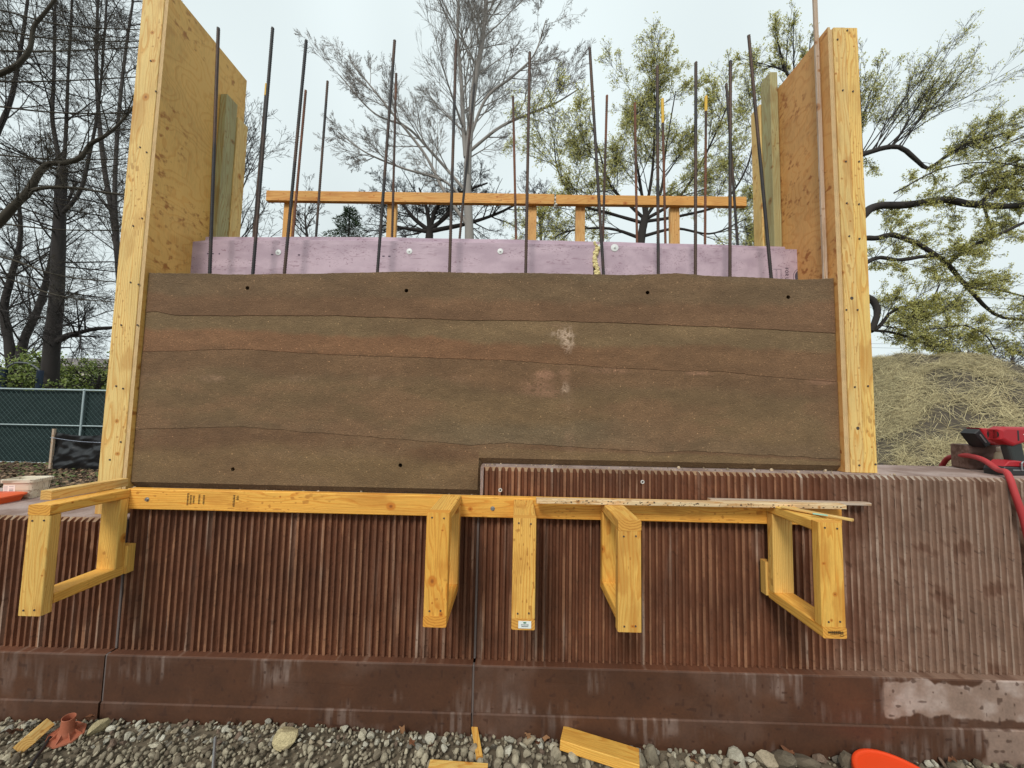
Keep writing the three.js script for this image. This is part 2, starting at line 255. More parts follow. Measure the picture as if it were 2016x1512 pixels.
const earthMap = tex(EW, EH, (u, v) => {
  const x = lerp(EL, ER, u), y = lerp(EY0, EY1, v);
  const b1 = fbm(x * 1.6, y * 5, 110, 4) - 0.5, b2 = fbm(x * 5, y * 16, 111, 4) - 0.5, m = fbm(x * 26, y * 34, 112, 3) - 0.5, wv = 0.08 * (fbm(x * 1.3, y * 2, 113, 3) - 0.5) + 0.022 * (fbm(x * 14, y * 14, 114, 3) - 0.5);
  const top = topL(x), a = jA(x), b = jB(x), c = jC(x), bot = x < stepX ? botL : botR;
  let col;
  const OL = S(116, 97, 73), OL2 = S(126, 107, 79), RB = S(121, 95, 71), OR = S(132, 100, 73), BR = S(118, 94, 69), DK = S(106, 83, 60), YO = S(122, 102, 73), GR = S(112, 99, 77);
  if (y > a) { const t = (y - a) / (top - a) + wv * 6; col = mix3(RB, OL, sm(0.42, 0.60, t)); col = mix3(col, GR, sm(0.9, 1.05, t) * 0.5); }
  else if (y > b) { const t = (y - b) / (a - b) + wv * 7, left = sm(0.9, -0.4, x); col = mix3(mix3(BR, OR, 0.25 + 0.75 * left), OL2, sm(0.50, 0.68, t)); col = mix3(col, DK, sm(0.30, 0.0, t) * sm(0.0, 0.18, b2) * 0.8); }
  else if (y > c) { const t = (y - c) / (b - c) + wv * 5; col = mix3(OL, BR, sm(0.62, 0.85, t)); col = mix3(col, YO, sm(0.75, 0.4, Math.abs(t - 0.42) * 2)*0.6); col = mix3(col, RB, sm(0.0, 0.26, b2 * 0.7 + b1) * 0.55); col = mix3(col, GR, sm(0.26, 0.08, Math.abs(t - 0.14)) * sm(-0.7, -0.1, x) * sm(0.9, 0.3, x) * 0.8); }
  else { const t = (y - bot) / (c - bot) + wv * 5; col = mix3(YO, mix3(DK, RB, 0.35), sm(0.5, 0.85, t)); col = mix3(col, OL, sm(0.05, 0.25, b2) * 0.5); }
  col = mix3(col, RB, clamp(b1 * 1.1, 0, 0.5));
  const lum = 0.98 + 0.30 * b2 + 0.22 * m; col = col.map((q) => q * lum);
  for (const [pxx, pyy, ra, rb, k, t] of patches) {
    const dx = (x - pxx) / ra, dy = (y - pyy) / rb; if (Math.abs(dx) > 1.6 || Math.abs(dy) > 1.6) continue;
    const n3 = fbm(x * 70, y * 70, 115, 4), e = Math.hypot(dx, dy) * (t === 2 ? 0.85 : 1) + (t === 2 ? 1.8 : 0.9) * (n3 - 0.5);
    col = mix3(col, t === 2 ? S(196, 176, 156) : t === 1 ? S(164, 128, 104) : S(150, 124, 100), sm(1.15, 0.4, e) * sm(0.2, 0.6, n3) * k * 1.2);
  }
  const g = hsh(Math.floor(u * EW), Math.floor(v * EH), 117), g2 = hsh(Math.floor(u * EW / 2), Math.floor(v * EH / 2), 118), coarse = sm(-0.1, 0.15, b2);
  let k = 0.86 + 0.26 * g2 * (0.6 + 0.5 * coarse) + 0.14 * (g - 0.5); if (g2 > 0.975) k *= 1.3 + 0.4 * g; if (g2 < 0.025) k *= 0.75; if (hsh(Math.floor(u * EW / 3), Math.floor(v * EH / 3), 119) > 0.9985) k *= 2.1;
  return [col[0] * k * 0.97, col[1] * k * 0.89, col[2] * k * 0.85];
});
earthMap.wrapS = earthMap.wrapT = THREE.ClampToEdgeWrapping;
const earthBump = tex(1024, 512, (u, v) => 0.5 + 0.5 * (hsh(Math.floor(u * 1024), Math.floor(v * 512), 120) - 0.5) + 0.5 * (fbm(u * 90, v * 45, 121, 3, 90, 45) - 0.5), false);
const earthM = mat(null, { map: earthMap, bumpMap: earthBump, bumpScale: 0.0042, roughness: 0.95 });
const earth = thing('rammed_earth_wall', 'brown layered rammed earth wall standing on the concrete wall between two timber bulkheads', 'earth wall');
const euv = (g) => { const p = g.attributes.position, q = g.attributes.uv; for (let k = 0; k < p.count; k++) q.setXY(k, (p.getX(k) - EL) / (ER - EL), (p.getY(k) - EY0) / (EY1 - EY0)); return g; };
const tieHoles = [[487, 567], [800, 572], [1275, 576], [1552, 585], [458, 924], [788, 916]].map(([x, y]) => px2(x, y));
const BV = 0.0017;
function lift(lower, upper, x0 = EL, x1 = ER, proud = 0) {
  const s = new THREE.Shape(), n = 700, xs = []; for (let k = 0; k <= n; k++) xs.push(lerp(x0 + 0.002, x1 - 0.002, k / n));
  const gap = BV + 0.0004;
  xs.forEach((x, k) => { const y = upper(x) - gap; k ? s.lineTo(x, y) : s.moveTo(x, y); });
  if (typeof lower === 'function') for (const x of xs.slice().reverse()) s.lineTo(x, lower(x) + gap); else for (const [x, y] of lower) s.lineTo(x, y);
  for (const [hx, hy] of tieHoles) if (hy < upper(hx) && (typeof lower === 'function' ? hy > lower(hx) : true)) { const h = new THREE.Path(); h.absarc(hx, hy, 0.0085 + BV * 0.6, 0, Math.PI * 2, true); s.holes.push(h); }
  const g = new THREE.ExtrudeGeometry(s, { depth: 0.2, bevelEnabled: true, bevelThickness: BV * 1.6, bevelSize: BV, bevelOffset: 0, bevelSegments: 2, curveSegments: 14 });
  g.translate(0, 0, EZ - 0.2 - BV * 1.6 + proud); return euv(g);
}
part('earth_lift', lift(jA, (x) => topL(x)), earthM, earth).userData.label = 'top grey brown earth lift';
part('earth_lift', lift(jB, jA, EL, ER, -0.0015), earthM, earth).userData.label = 'thin orange and olive earth lift';
part('earth_lift', lift(jC, jB, EL, ER, -0.0005), earthM, earth).userData.label = 'thick olive brown earth lift with pale patches';
part('earth_lift', lift([[ER - 0.002, botR + BV], [stepX + BV, botR + BV], [stepX - BV, botL + BV], [EL + 0.002, botL + BV]], jC, EL, ER, -0.001), earthM, earth).userData.label = 'lowest stepped earth lift';
{ // the bevelled underside, following the step
  const c = CHAM, f = [[EL, botL], [stepX, botL], [stepX, botR], [ER, botR]], b = [[EL, botL - c], [stepX + c * 0.6, botL - c], [stepX + c * 0.6, botR - c], [ER, botR - c]], pos = [], idx = [], uv = [];
  const z0 = EZ - 0.003, z1 = EZ - c, z2 = EZ - 0.2;
  for (let k = 0; k < 3; k++) for (const [p0, p1, za, q0, q1, zb] of [[f[k], f[k + 1], z0, b[k], b[k + 1], z1], [b[k], b[k + 1], z1, b[k], b[k + 1], z2]]) {
    const n = pos.length / 3; pos.push(...p0, za, ...p1, za, ...q1, zb, ...q0, zb); for (const p of [p0, p1, q1, q0]) uv.push((p[0] - EL) / (ER - EL), (p[1] - EY0) / (EY1 - EY0) + 0.02); idx.push(n, n + 3, n + 2, n, n + 2, n + 1);
  }
  part('bevelled_underside', geom(pos, idx, uv), earthM, earth);
}
part('rear_wythe', new THREE.BoxGeometry(ER - EL - 0.01, topL(0) - 0.03 - TOP[1] - 0.003, 0.17).translate((EL + ER) / 2, (topL(0) - 0.03 + TOP[1] + 0.003) / 2, -0.505), mat(S(120, 98, 78), { bumpMap: earthBump, bumpScale: 0.002 }), earth);

// crumbs of earth and grit fallen on the ledges
{ const g = new THREE.DodecahedronGeometry(1, 0), m = new THREE.InstancedMesh(g, mat(S(165, 150, 130), { roughness: 0.95 }), 420), M = new THREE.Matrix4(), q = new THREE.Quaternion(), c = new THREE.Color();
  for (let k = 0; k < 420; k++) { const right = k % 3 === 0, x = right ? rr(stepX + 0.03, ER + 0.2) : rr(EL, stepX), y = right ? TOP[2] : TOP[1], s = rr(0.0012, 0.0045) * (R() < 0.08 ? 2 : 1); q.setFromEuler(new THREE.Euler(R() * 6, R() * 6, R() * 6)); M.compose(V(x, y + 0.002 + s * 0.5, rr(EZ - 0.015, -0.014)), q, V(s, s * 0.7, s)); m.setMatrixAt(k, M); const b = rr(0.35, 1.5); m.setColorAt(k, c.setRGB(b, b * 0.93, b * 0.86)); }
  m.name = 'earth_crumbs'; shadows(m); scene.add(m); tag(m, 'crumbs of pale grit scattered along the concrete ledge', 'crumbs', null, 'stuff'); }

// ---------- foam ----------
const FZ = -0.325;
const foamMap = (print) => { const cv = document.createElement('canvas'); cv.width = 2048; cv.height = 448; const g = cv.getContext('2d');
  const im = g.createImageData(2048, 448);
  for (let j = 0; j < 448; j++) for (let i = 0; i < 2048; i++) {
    const a = fbm(i / 110, j / 110, 130 + print, 5), f = hsh(i >> 1, j >> 1, 131), sp = sm(0.76, 0.86, noise(i / 7, j / 7, 133)) * sm(0.48, 0.66, fbm(i / 90, j / 70, 134, 2)), sc = sm(0.70, 0.82, noise(i / 26, j / 3.0, 135)) * sm(0.56, 0.70, fbm(i / 80, j / 40, 136, 2));
    let c = mix3([178, 155, 168], [198, 175, 187], sm(0.25, 0.75, a)); c = mix3(c, [120, 88, 100], 0.5 * sp + 0.55 * sc); const k = (j * 2048 + i) * 4; for (let q = 0; q < 3; q++) im.data[k + q] = c[q] * (0.97 + 0.06 * f); im.data[k + 3] = 255; }
  g.putImageData(im, 0, 0);
  if (print) {                                        // the printing at the right-hand end, reading downwards: 1 px = 1 / 1896 m
    const s = 2048 / (foamR - foamM);
    g.save(); g.translate(2048 - 0.093 * s, 176); g.rotate(Math.PI / 2); g.fillStyle = '#352836'; g.font = `bold ${0.026 * s}px sans-serif`; g.fillText('FOR USE', 0, 0); g.restore();
    g.save(); g.translate(2048 - 0.120 * s, 192); g.rotate(Math.PI / 2); g.fillStyle = '#5a4a5c'; g.font = `${0.0145 * s}px sans-serif`; g.fillText('EXTERIOR', 0, 0); g.fillText('INTERIOR', 0, 0.026 * s); g.restore();
    g.fillStyle = '#4a3c4c'; g.fillRect(2048 - 0.158 * s, 194, 0.044 * s, 4);
    g.strokeStyle = '#4a3f50'; g.lineWidth = 5; g.beginPath(); g.arc(2048 + 0.004 * s, 272, 0.052 * s, 0, 7); g.stroke(); g.fillStyle = '#4e4856'; g.beginPath(); g.arc(2048 + 0.004 * s, 272, 0.044 * s, 0, 7); g.fill();
  } else { g.fillStyle = '#4a3c4c'; for (const x of [80, 108, 140, 410, 548, 980, 1010]) g.fillRect(x, 112, x > 300 ? 12 : 7, 14); }
  const t = new THREE.CanvasTexture(cv); t.colorSpace = THREE.SRGBColorSpace; t.wrapS = t.wrapT = THREE.RepeatWrapping; return t; };
const foamL = onZ(377, 500, FZ).x, foamM = onZ(1170, 505, FZ).x, foamR = onZ(1578, 515, FZ).x;
const foamTop = pxLine([[375, 477], [410, 473], [660, 473], [900, 477], [1165, 482], [1180, 484], [1535, 489], [1548, 491], [1580, 492]], FZ), foamBack = pxLine([[405, 467], [700, 467], [900, 470], [1165, 476], [1500, 485], [1545, 487]], FZ - 0.05);
const foamM0 = topL(0) - 0.12, foamH = 0.27;
function foam(x0, x1, line, z, depth, m, label, wob) {
  const s = new THREE.Shape(), n = 60; s.moveTo(x0, foamM0); s.lineTo(x1, foamM0); for (let k = n; k >= 0; k--) { const x = lerp(x0, x1, k / n); s.lineTo(x, lineAt(line, x) + wob * (noise(x * 9, 1, 140) - 0.5)); }
  const g = new THREE.ExtrudeGeometry(s, { depth, bevelEnabled: true, bevelSize: 0.0015, bevelThickness: 0.0015, bevelSegments: 1 }); g.translate(0, 0, z - depth - 0.0015);
  const p = g.attributes.position, q = g.attributes.uv; for (let k = 0; k < p.count; k++) q.setXY(k, (p.getX(k) - x0) / (x1 - x0), (p.getY(k) - topL(0) + 0.005) / 0.24);
  const o = thing('foam_board', label, 'foam board', [0, 0, 0], 'pink foam boards'); part('board', g, m, o); return o;
}
const foamMatA = mat(null, { map: foamMap(0), roughness: 0.7 }), foamMatB = mat(null, { map: foamMap(1), roughness: 0.7 });
const fA = foam(foamL, foamM - 0.006, foamTop, FZ, 0.045, foamMatA, 'long pink foam board behind the earth wall, running up to the left bulkhead', 0.003);
const fB = foam(foamM + 0.012, foamR, foamTop, FZ, 0.045, foamMatB, 'shorter pink foam board with dark printing at its end by the right bulkhead', 0.003);
foam(onZ(405, 470, FZ - 0.05).x, onZ(1545, 487, FZ - 0.05).x, foamBack, FZ - 0.0485, 0.045, foamMatA, 'rear pink foam sheet showing as a thin strip above the front boards', 0.004);
{ const plate = new THREE.LatheGeometry([[0, 0.006], [0.004, 0.005], [0.007, 0.0018], [0.0150, 0.0025], [0.0165, 0.001], [0.0165, 0]].map(([x, y]) => new THREE.Vector2(x, y)), 22).rotateX(Math.PI / 2), head = new THREE.CylinderGeometry(0.003, 0.003, 0.003, 8).rotateX(Math.PI / 2), pm = mat([0.75, 0.77, 0.76], { roughness: 0.45 });
  for (const [px, py, b, k] of [[548, 497, fA, 1], [806, 495, fA, 1], [985, 495, fA, 1], [1182, 486, fB, 1], [1210, 488, fB, 1.3]]) { const c = onZ(px, py, FZ), o = part('washer', plate, pm, b, [c.x, c.y, FZ + 0.0005]); o.scale.set(k, k, 1); part('screw_head', head, steel, o, [0, 0, 0.006]); } }
{ // expanding foam oozing from the joint
  const gs = [], base = new THREE.IcosahedronGeometry(1, 2); for (let k = 0; k < 46; k++) { const t = k / 45, c = onZ(1173 + 3 * Math.sin(t * 9), lerp(478, 541, t), FZ + 0.004), r = rr(0.006, 0.013), g = base.clone().scale(r, r * rr(0.7, 1.3), r * 0.9).rotateZ(R() * 3); g.translate(c.x + rr(-0.009, 0.009), c.y, FZ + rr(0, 0.008)); gs.push(g); }
  solo('spray_foam_bead', mergeGeometries(gs), mat(S(222, 206, 150), { roughness: 0.75 }), 'lumpy cream bead of spray foam in the joint between the pink boards', 'spray foam'); }

// ---------- reinforcing bars ----------
function barGeo(l, r) { const pos = [], idx = [], col = [], sides = 8, rows = Math.round(l / 0.0042), sd = R() * 99;
  for (let j = 0; j <= rows; j++) { const y = j * l / rows; for (let k = 0; k < sides; k++) { const a = k / sides * Math.PI * 2, ph = mod(y / 0.0125 + 0.5 * Math.cos(a), 1), q = r * (0.90 + 0.2 * sm(0.55, 0.72, ph) * sm(1.0, 0.85, ph)); pos.push(q * Math.cos(a), y, q * Math.sin(a)); const ru = sm(0.35, 0.65, fbm(y * 5, sd, 150, 3)), c = mix3([0.032, 0.03, 0.032], [0.085, 0.05, 0.036], ru), n = 0.7 + 0.6 * noise(y * 120, k, 151); col.push(...c.map((x) => x * n)); } }
  for (let j = 0; j < rows; j++) for (let k = 0; k < sides; k++) { const a = j * sides + k, b = j * sides + (k + 1) % sides; idx.push(a, a + sides, b, b, a + sides, b + sides); }
  const c0 = pos.length / 3; pos.push(0, l, 0); col.push(0.2, 0.15, 0.12); for (let k = 0; k < sides; k++) idx.push(c0, (rows * sides) + (k + 1) % sides, rows * sides + k);
  return geom(pos, idx, null, col); }
const barM = mat(null, { vertexColors: true, roughness: 0.6, metalness: 0.35 }), rustM = mat([2.2, 1.5, 1.15], { vertexColors: true, roughness: 0.75, metalness: 0.15 }), tipM = mat(S(222, 176, 40), { roughness: 0.5 });
function bar(t, b, z, r, m, label, group, tip, down) { const A = onZ(b[0], b[1], z), B = onZ(t[0], t[1], z), d = B.clone().sub(A).normalize(); A.addScaledVector(d, -down); const l = B.distanceTo(A), o = thing('reinforcing_bar', label, 'rebar', A.toArray(), group); o.quaternion.setFromUnitVectors(Y, d); part('bar', barGeo(l, r), m, o); if (tip) part('painted_tip', new THREE.CylinderGeometry(r * 1.12, r * 1.12, tip, 10).translate(0, l - tip / 2 + 0.001, 0), tipM, o); }
for (const [t, b] of [[[430, 55], [413, 537]], [[537, 55], [498, 537]], [[603, 80], [560, 537]], [[777, 80], [743, 537]], [[898, 80], [885, 533]], [[1043, 103], [1035, 535]], [[1161, 95], [1188, 537]], [[1294, 130], [1296, 537]], [[1370, 123], [1369, 540]], [[1438, 120], [1437, 543]], [[1474, 70], [1518, 545]]])
  bar(t, b, -0.215, 0.0085, barM, 'tall dark ribbed steel bar rising from the earth wall in front of the pink foam', 'bars in the front of the wall', 0, 0.15);
for (const [t, b, m, tip] of [[[525, 166], [499, 470], barM, 0.08], [[602, 178], [576, 470], rustM], [[645, 160], [622, 468], barM], [[780, 145], [772, 468], rustM], [[934, 165], [905, 468], barM], [[1010, 190], [1016, 468], rustM], [[1195, 188], [1187, 470], rustM], [[1250, 203], [1254, 473], rustM], [[1304, 195], [1310, 475], rustM, 0.16], [[1390, 190], [1388, 478], rustM, 0.1], [[1430, 165], [1452, 480], barM]])
  tip ? bar(t, b, -0.505, 0.0078, m, 'reinforcing bar with a yellow painted tip standing behind the pink foam', 'yellow tipped bars', tip, 0.25) : bar(t, b, -0.505, 0.0078, m, m === rustM ? 'rusty brown reinforcing bar standing behind the pink foam' : 'dark reinforcing bar standing behind the pink foam', m === rustM ? 'rusty bars behind the foam' : 'dark bars behind the foam', 0, 0.25);

// ---------- timber bulkheads at both ends of the earth wall ----------
const plyMap = tex(1024, 1024, (u, v) => {            // 1.3 m square of rotary-cut veneer
  const w = fbm(u * 3, v * 5, 160, 4, 3, 5), g = mod(w * 15 + u * 3, 1), l = sm(0.5, 0.9, g) * sm(1, 0.94, g), f = noise(u * 300, v * 60, 161, 300, 60), b = fbm(u * 5, v * 5, 162, 4, 5, 5), s = sm(0.56, 0.80, fbm(u * 46 + v * 22, v * 52 - u * 18, 163, 4)) * sm(0.46, 0.62, fbm(u * 4.2, v * 4.2, 164, 3));
  let c = mix3([1, 1, 1], [0.84, 0.66, 0.46], l * 0.5); c = c.map((q) => q * (0.72 + 0.14 * f + 0.5 * (b - 0.3))); return mix3(c, [0.44, 0.24, 0.10], s * 0.85);
});
const plyEdge = tex(64, 256, (u, v) => { const k = mod(u * 7, 1), d = sm(0.0, 0.1, k) * sm(1, 0.86, k), n = 0.8 + 0.3 * noise(u * 7, v * 60, 165); return mix3([0.16, 0.08, 0.03], Math.floor(u * 7) % 2 ? [0.62, 0.42, 0.2] : [0.78, 0.55, 0.28], d).map((q) => q * n); });
const plyA = mat([0.76, 0.45, 0.12], { map: plyMap, roughness: 0.6 }), plyB = mat([0.70, 0.36, 0.115], { map: plyMap, roughness: 0.65 }), plyE = mat(null, { map: plyEdge, roughness: 0.8 });
function plywood(x0, x1, y0, y1, z0, z1, m, parent) { // faces in x; the front and back edges show the plies
  const g = new THREE.BoxGeometry(x1 - x0, y1 - y0, z1 - z0).translate((x0 + x1) / 2, (y0 + y1) / 2, (z0 + z1) / 2), p = g.attributes.position, q = g.attributes.uv, n = g.attributes.normal;
  for (let k = 0; k < p.count; k++) Math.abs(n.getX(k)) > 0.5 ? q.setXY(k, p.getZ(k) / 1.3 + (x0 > 0 ? 0.37 : 0), p.getY(k) / 1.3) : Math.abs(n.getZ(k)) > 0.5 ? q.setXY(k, (p.getX(k) - x0) / (x1 - x0), p.getY(k) / 1.1) : q.setXY(k, (p.getX(k) - x0) / (x1 - x0), p.getZ(k) / 1.1);
  const idx = g.index.array; g.clearGroups(); for (let f = 0; f < 6; f++) g.addGroup(f * 6, 6, f < 2 ? 0 : 1);
  return part('plywood_sheet', g, [m, plyE], parent);
}
const PZ = -0.062;
{ const b = thing('formwork_bulkhead', 'tall yellow timber and plywood bulkhead with brown stains, beside the chain link fence', 'bulkhead', [0, 0, 0], 'bulkheads of the earth wall');
  const x0 = onZ(214, 700, PZ).x, x1 = onZ(261, 700, PZ).x, yt = onZ(305, -28, PZ).y, y0 = TOP[0] + 0.003;
  board('post', V((x0 + x1) / 2, y0, PZ - 0.045), V((x0 + x1) / 2, yt, PZ - 0.045), x1 - x0 - 0.001, 0.089, X, PALE, b);
  plywood(x1 + 0.001, EL - 0.002, y0, yt, -0.64, PZ - 0.004, plyA, b);
  const gt = onZ(425, 184, -0.43).y, yy = onZ(470, 232, -0.53).y;
  board('cleat', V(EL + 0.021, foamM0, -0.478), V(EL + 0.021, gt, -0.478), 0.042, 0.089, X, GREEN, b).userData.label = 'greenish treated cleat';
  board('cleat', V(EL + 0.024, foamM0, -0.570), V(EL + 0.024, yy, -0.570), 0.048, 0.089, X, PALE, b);
  nails(b, [[760, 10], [765, 24], [560, 34], [556, 18], [905, 12], [430, 28], [445, 12], [300, 24], [290, 10], [870, 30], [640, 8], [180, 30], [640, 40], [120, 14]].map(([py, d]) => { const p = onZ(225 + (700 - py) * 0.1 + d, py, PZ); return [p.x, p.y, PZ + 0.001]; }));
}
{ const b = thing('formwork_bulkhead', 'orange plywood bulkhead with doubled pale posts, in front of the straw covered mound', 'bulkhead', [0, 0, 0], 'bulkheads of the earth wall');
  const x0 = onZ(1667, 700, PZ).x, x1 = onZ(1693, 700, PZ).x, x2 = onZ(1718, 700, PZ).x, yt = onZ(1655, 54, PZ).y, y0 = TOP[2] + 0.004;
  board('post', V((x0 + x1) / 2, y0, PZ - 0.045), V((x0 + x1) / 2, yt, PZ - 0.045), x1 - x0 - 0.0006, 0.089, X, PALE, b, 0.0025);
  board('post', V((x1 + x2) / 2, y0, PZ - 0.0455), V((x1 + x2) / 2, yt - 0.001, PZ - 0.0455), x2 - x1 - 0.0006, 0.089, X, PALE, b, 0.0025);
  plywood(ER + 0.002, (ER + x0) / 2, y0, yt + 0.004, -0.64, PZ - 0.003, plyB, b); plywood((ER + x0) / 2 + 0.0006, x0 - 0.0006, y0, yt - 0.004, -0.63, PZ - 0.007, plyB, b);
  const gt = onZ(1537, 141, -0.43).y, yy = onZ(1508, 207, -0.53).y;
  board('cleat', V(ER - 0.023, foamM0, -0.478), V(ER - 0.023, gt, -0.478), 0.046, 0.089, X, GREEN, b).userData.label = 'greenish treated cleat';
  board('cleat', V(ER - 0.027, foamM0, -0.570), V(ER - 0.027, yy, -0.570), 0.054, 0.089, X, PALE, b);
  const holeDisc = new THREE.CylinderGeometry(0.0075, 0.0075, 0.004, 14).rotateX(Math.PI / 2);
  nails(b, [[78, -8], [60, 12], [178, -2], [180, 18], [318, -2], [318, 24], [400, -4], [402, 20], [610, -14], [610, 8], [762, -4], [760, 22], [916, -2], [914, 30], [465, -2], [470, 18]].map(([py, d]) => { const p = onZ(1688 - (700 - py) * 0.044 + d - 4, py, PZ); return [p.x, p.y, PZ + 0.001]; }));
  for (const [px, py] of [[1677, 587], [1689, 843]]) { const p = onZ(px, py, PZ); part('bolt_hole_shade', holeDisc, nailM, b, [p.x, p.y, PZ - 0.0012]); }  // dark discs on the post face stand for the shade inside bolt holes
}
{ // long lath leaning on the right bulkhead
  const A = onZ(1634, 545, -0.12), B = onZ(1602, -60, -0.12); A.x = Math.min(A.x, ER - 0.014); A.y = topL(A.x); const t = thing('leaning_lath', 'long thin weathered lath leaning against the orange plywood bulkhead', 'lath', A.toArray()); board('lath', V(0, 0, 0), B.sub(A), 0.02, 0.012, X, GREYW, t, 0.002); }

// ---------- rear railing of the formwork ----------
{ const z = -1.18, t = thing('formwork_railing', 'low orange timber railing with short posts standing behind the pink foam', 'railing');
  const A = onZ(527, 388, z), J = onZ(1092, 399, z), B = onZ(1467, 400, z); A.y = B.y = J.y = (A.y + B.y) / 2 + 0.004;
  board('rail', A, V(J.x - 0.006, J.y, z), 0.084, 0.038, Y, ORG, t); board('rail', V(J.x + 0.01, J.y - 0.002, z), B, 0.078, 0.038, Y, ORG, t);
  for (const px of [569, 772, 1047, 1142, 1327]) { const p = onZ(px, 430, z - 0.04); board('short_post', V(p.x, 0.02, z - 0.04), V(p.x, A.y - 0.03, z - 0.04), 0.075, 0.038, X, ORG, t); }
  const c = onZ(1093, 399, z); const gs = []; for (let k = 0; k < 9; k++) gs.push(new THREE.IcosahedronGeometry(rr(0.008, 0.014), 1).translate(c.x + rr(-0.008, 0.012), c.y + rr(-0.035, 0.045), z + rr(-0.01, 0.012))); part('foam_blob', mergeGeometries(gs), mat(S(215, 212, 200)), t);
}

// ---------- front rail and its brackets ----------
const RZ = 0.040, railY = onZ(950, 998.5, RZ).y;
{ const t = thing('timber_rail', 'long yellow timber rail bolted across the ribs below the earth wall', 'rail'); const a = onZ(249, 985, RZ).x, b = onZ(1657, 1010, RZ).x;
  const rail = board('rail', V(a, railY, 0.021), V(b, railY, 0.021), 0.089, 0.038, Y, YEL, t);
  const head = new THREE.CylinderGeometry(0.0065, 0.0065, 0.006, 6).rotateX(Math.PI / 2), wash = new THREE.CylinderGeometry(0.0095, 0.0095, 0.002, 18).rotateX(Math.PI / 2);
  for (const [px, py] of [[290, 983], [970, 1001]]) { const p = onZ(px, py, RZ), o = part('bolt', head, steel, t, [p.x, p.y, RZ + 0.004]); part('washer', wash, steel, o, [0, 0, -0.003]); }
  const cv = document.createElement('canvas'); cv.width = 512; cv.height = 128; const g = cv.getContext('2d'); g.clearRect(0, 0, 512, 128); g.fillStyle = '#3a2408'; g.font = 'bold 24px sans-serif';   // mill stamps, turned on their side
  for (const [x, y0, y1] of [[14, 8, 104], [40, 22, 98], [64, 26, 92], [112, 16, 84], [150, 20, 96]]) for (let y = y0; y < y1; y += 11) { g.fillRect(x, y, 16, 4); g.fillRect(x + ((y * 7) % 11), y, 4, 8); } g.save(); g.translate(440, 14); g.rotate(Math.PI / 2); g.fillText('155', 0, 0); g.restore(); for (let y = 14; y < 100; y += 12) { g.fillRect(408, y, 18, 4); g.fillRect(408 + ((y * 5) % 12), y, 5, 9); }
  const st = new THREE.CanvasTexture(cv); st.colorSpace = THREE.SRGBColorSpace; const p0 = onZ(365, 987, RZ), p1 = onZ(482, 990, RZ);
  part('mill_stamp', new THREE.PlaneGeometry((p1.x - p0.x), 0.07), new THREE.MeshStandardMaterial({ map: st, transparent: true, alphaTest: 0.4, roughness: 0.8, polygonOffset: true }), t, [(p0.x + p1.x) / 2, railY, RZ + 0.0016]);
}
const BF = 0.335, BB = 0.0415, TH = 0.038, BW = 0.085;
function bracket(top, bot, style, m, label, block) {
  const a = onZ(...top, BF), c = onZ(...bot, BF), x = (a.x + c.x) / 2, yt = a.y, yb = c.y, t = thing('timber_bracket', label, 'bracket', [x, yb, 0], 'brackets along the rail'), h = yt - yb, e = 0.0006;
  const arm = (n, y, z1) => board(n, V(0, y, BB), V(0, y, z1), BW - 0.001, TH, X, m, t, 0.005), up = (n, y0, y1, z) => board(n, V(0, y0, z), V(0, y1, z), BW, TH, X, m, t, 0.005);
  if (style === 'A') { arm('top_arm', h - TH / 2, BF + 0.001); up('front_upright', 0, h - TH - e, BF - TH / 2); arm('bottom_arm', 0.045, BF - TH - e); up('back_upright', 0.045 + TH / 2 + e, h - TH - e, BB + TH / 2); }
  else { arm('top_arm', h - TH / 2, BF - TH - e); up('front_upright', TH + e, h, BF - TH / 2); arm('bottom_arm', TH / 2, BF + 0.001); up('back_upright', TH + e, h - TH - e, BB + TH / 2); }
  if (block) board('spacer_block', V(block, style === 'A' ? 0.03 : 0.01, 0.0215), V(block, 0.15, 0.0215), 0.08, 0.038, X, m, t, 0.003);
  nails(t, [[-0.022, style === 'A' ? h - TH - 0.02 : h - 0.018, BF + 0.0008], [0.022, style === 'A' ? h - TH - 0.018 : h - 0.02, BF + 0.0008], [-0.02, style === 'A' ? 0.02 : TH + 0.018, BF + 0.0008], [0.02, style === 'A' ? 0.022 : TH + 0.02, BF + 0.0008]], 'screw_head', 0.0032);
  return { t, x, yt, yb, h };
}
const PALE2 = timber('pale2', [0.88, 0.535, 0.12]);
const b1 = bracket([79, 994], [56, 1213], 'A', PALE2, 'pale square timber bracket with a loose stick lying on its top arm', 0.012);
bracket([862, 1009], [856, 1235], 'B', YEL, 'yellow timber bracket with a large dark knot, second along from the loose stick', 0);
const b3 = bracket([1035, 1020], [1028, 1240], 'B', YEL, 'yellow timber bracket with a small white tag stapled to its foot', 0);
const b4 = bracket([1238, 1024], [1242, 1245], 'A', YEL, 'yellow timber bracket whose sawn arm end tops the upright, under the dirty lath', 0);
const b5 = bracket([1634, 1029], [1645, 1257], 'B', PALE2, 'pale timber bracket with stamped lettering on its foot, at the end of the rail', -0.012);
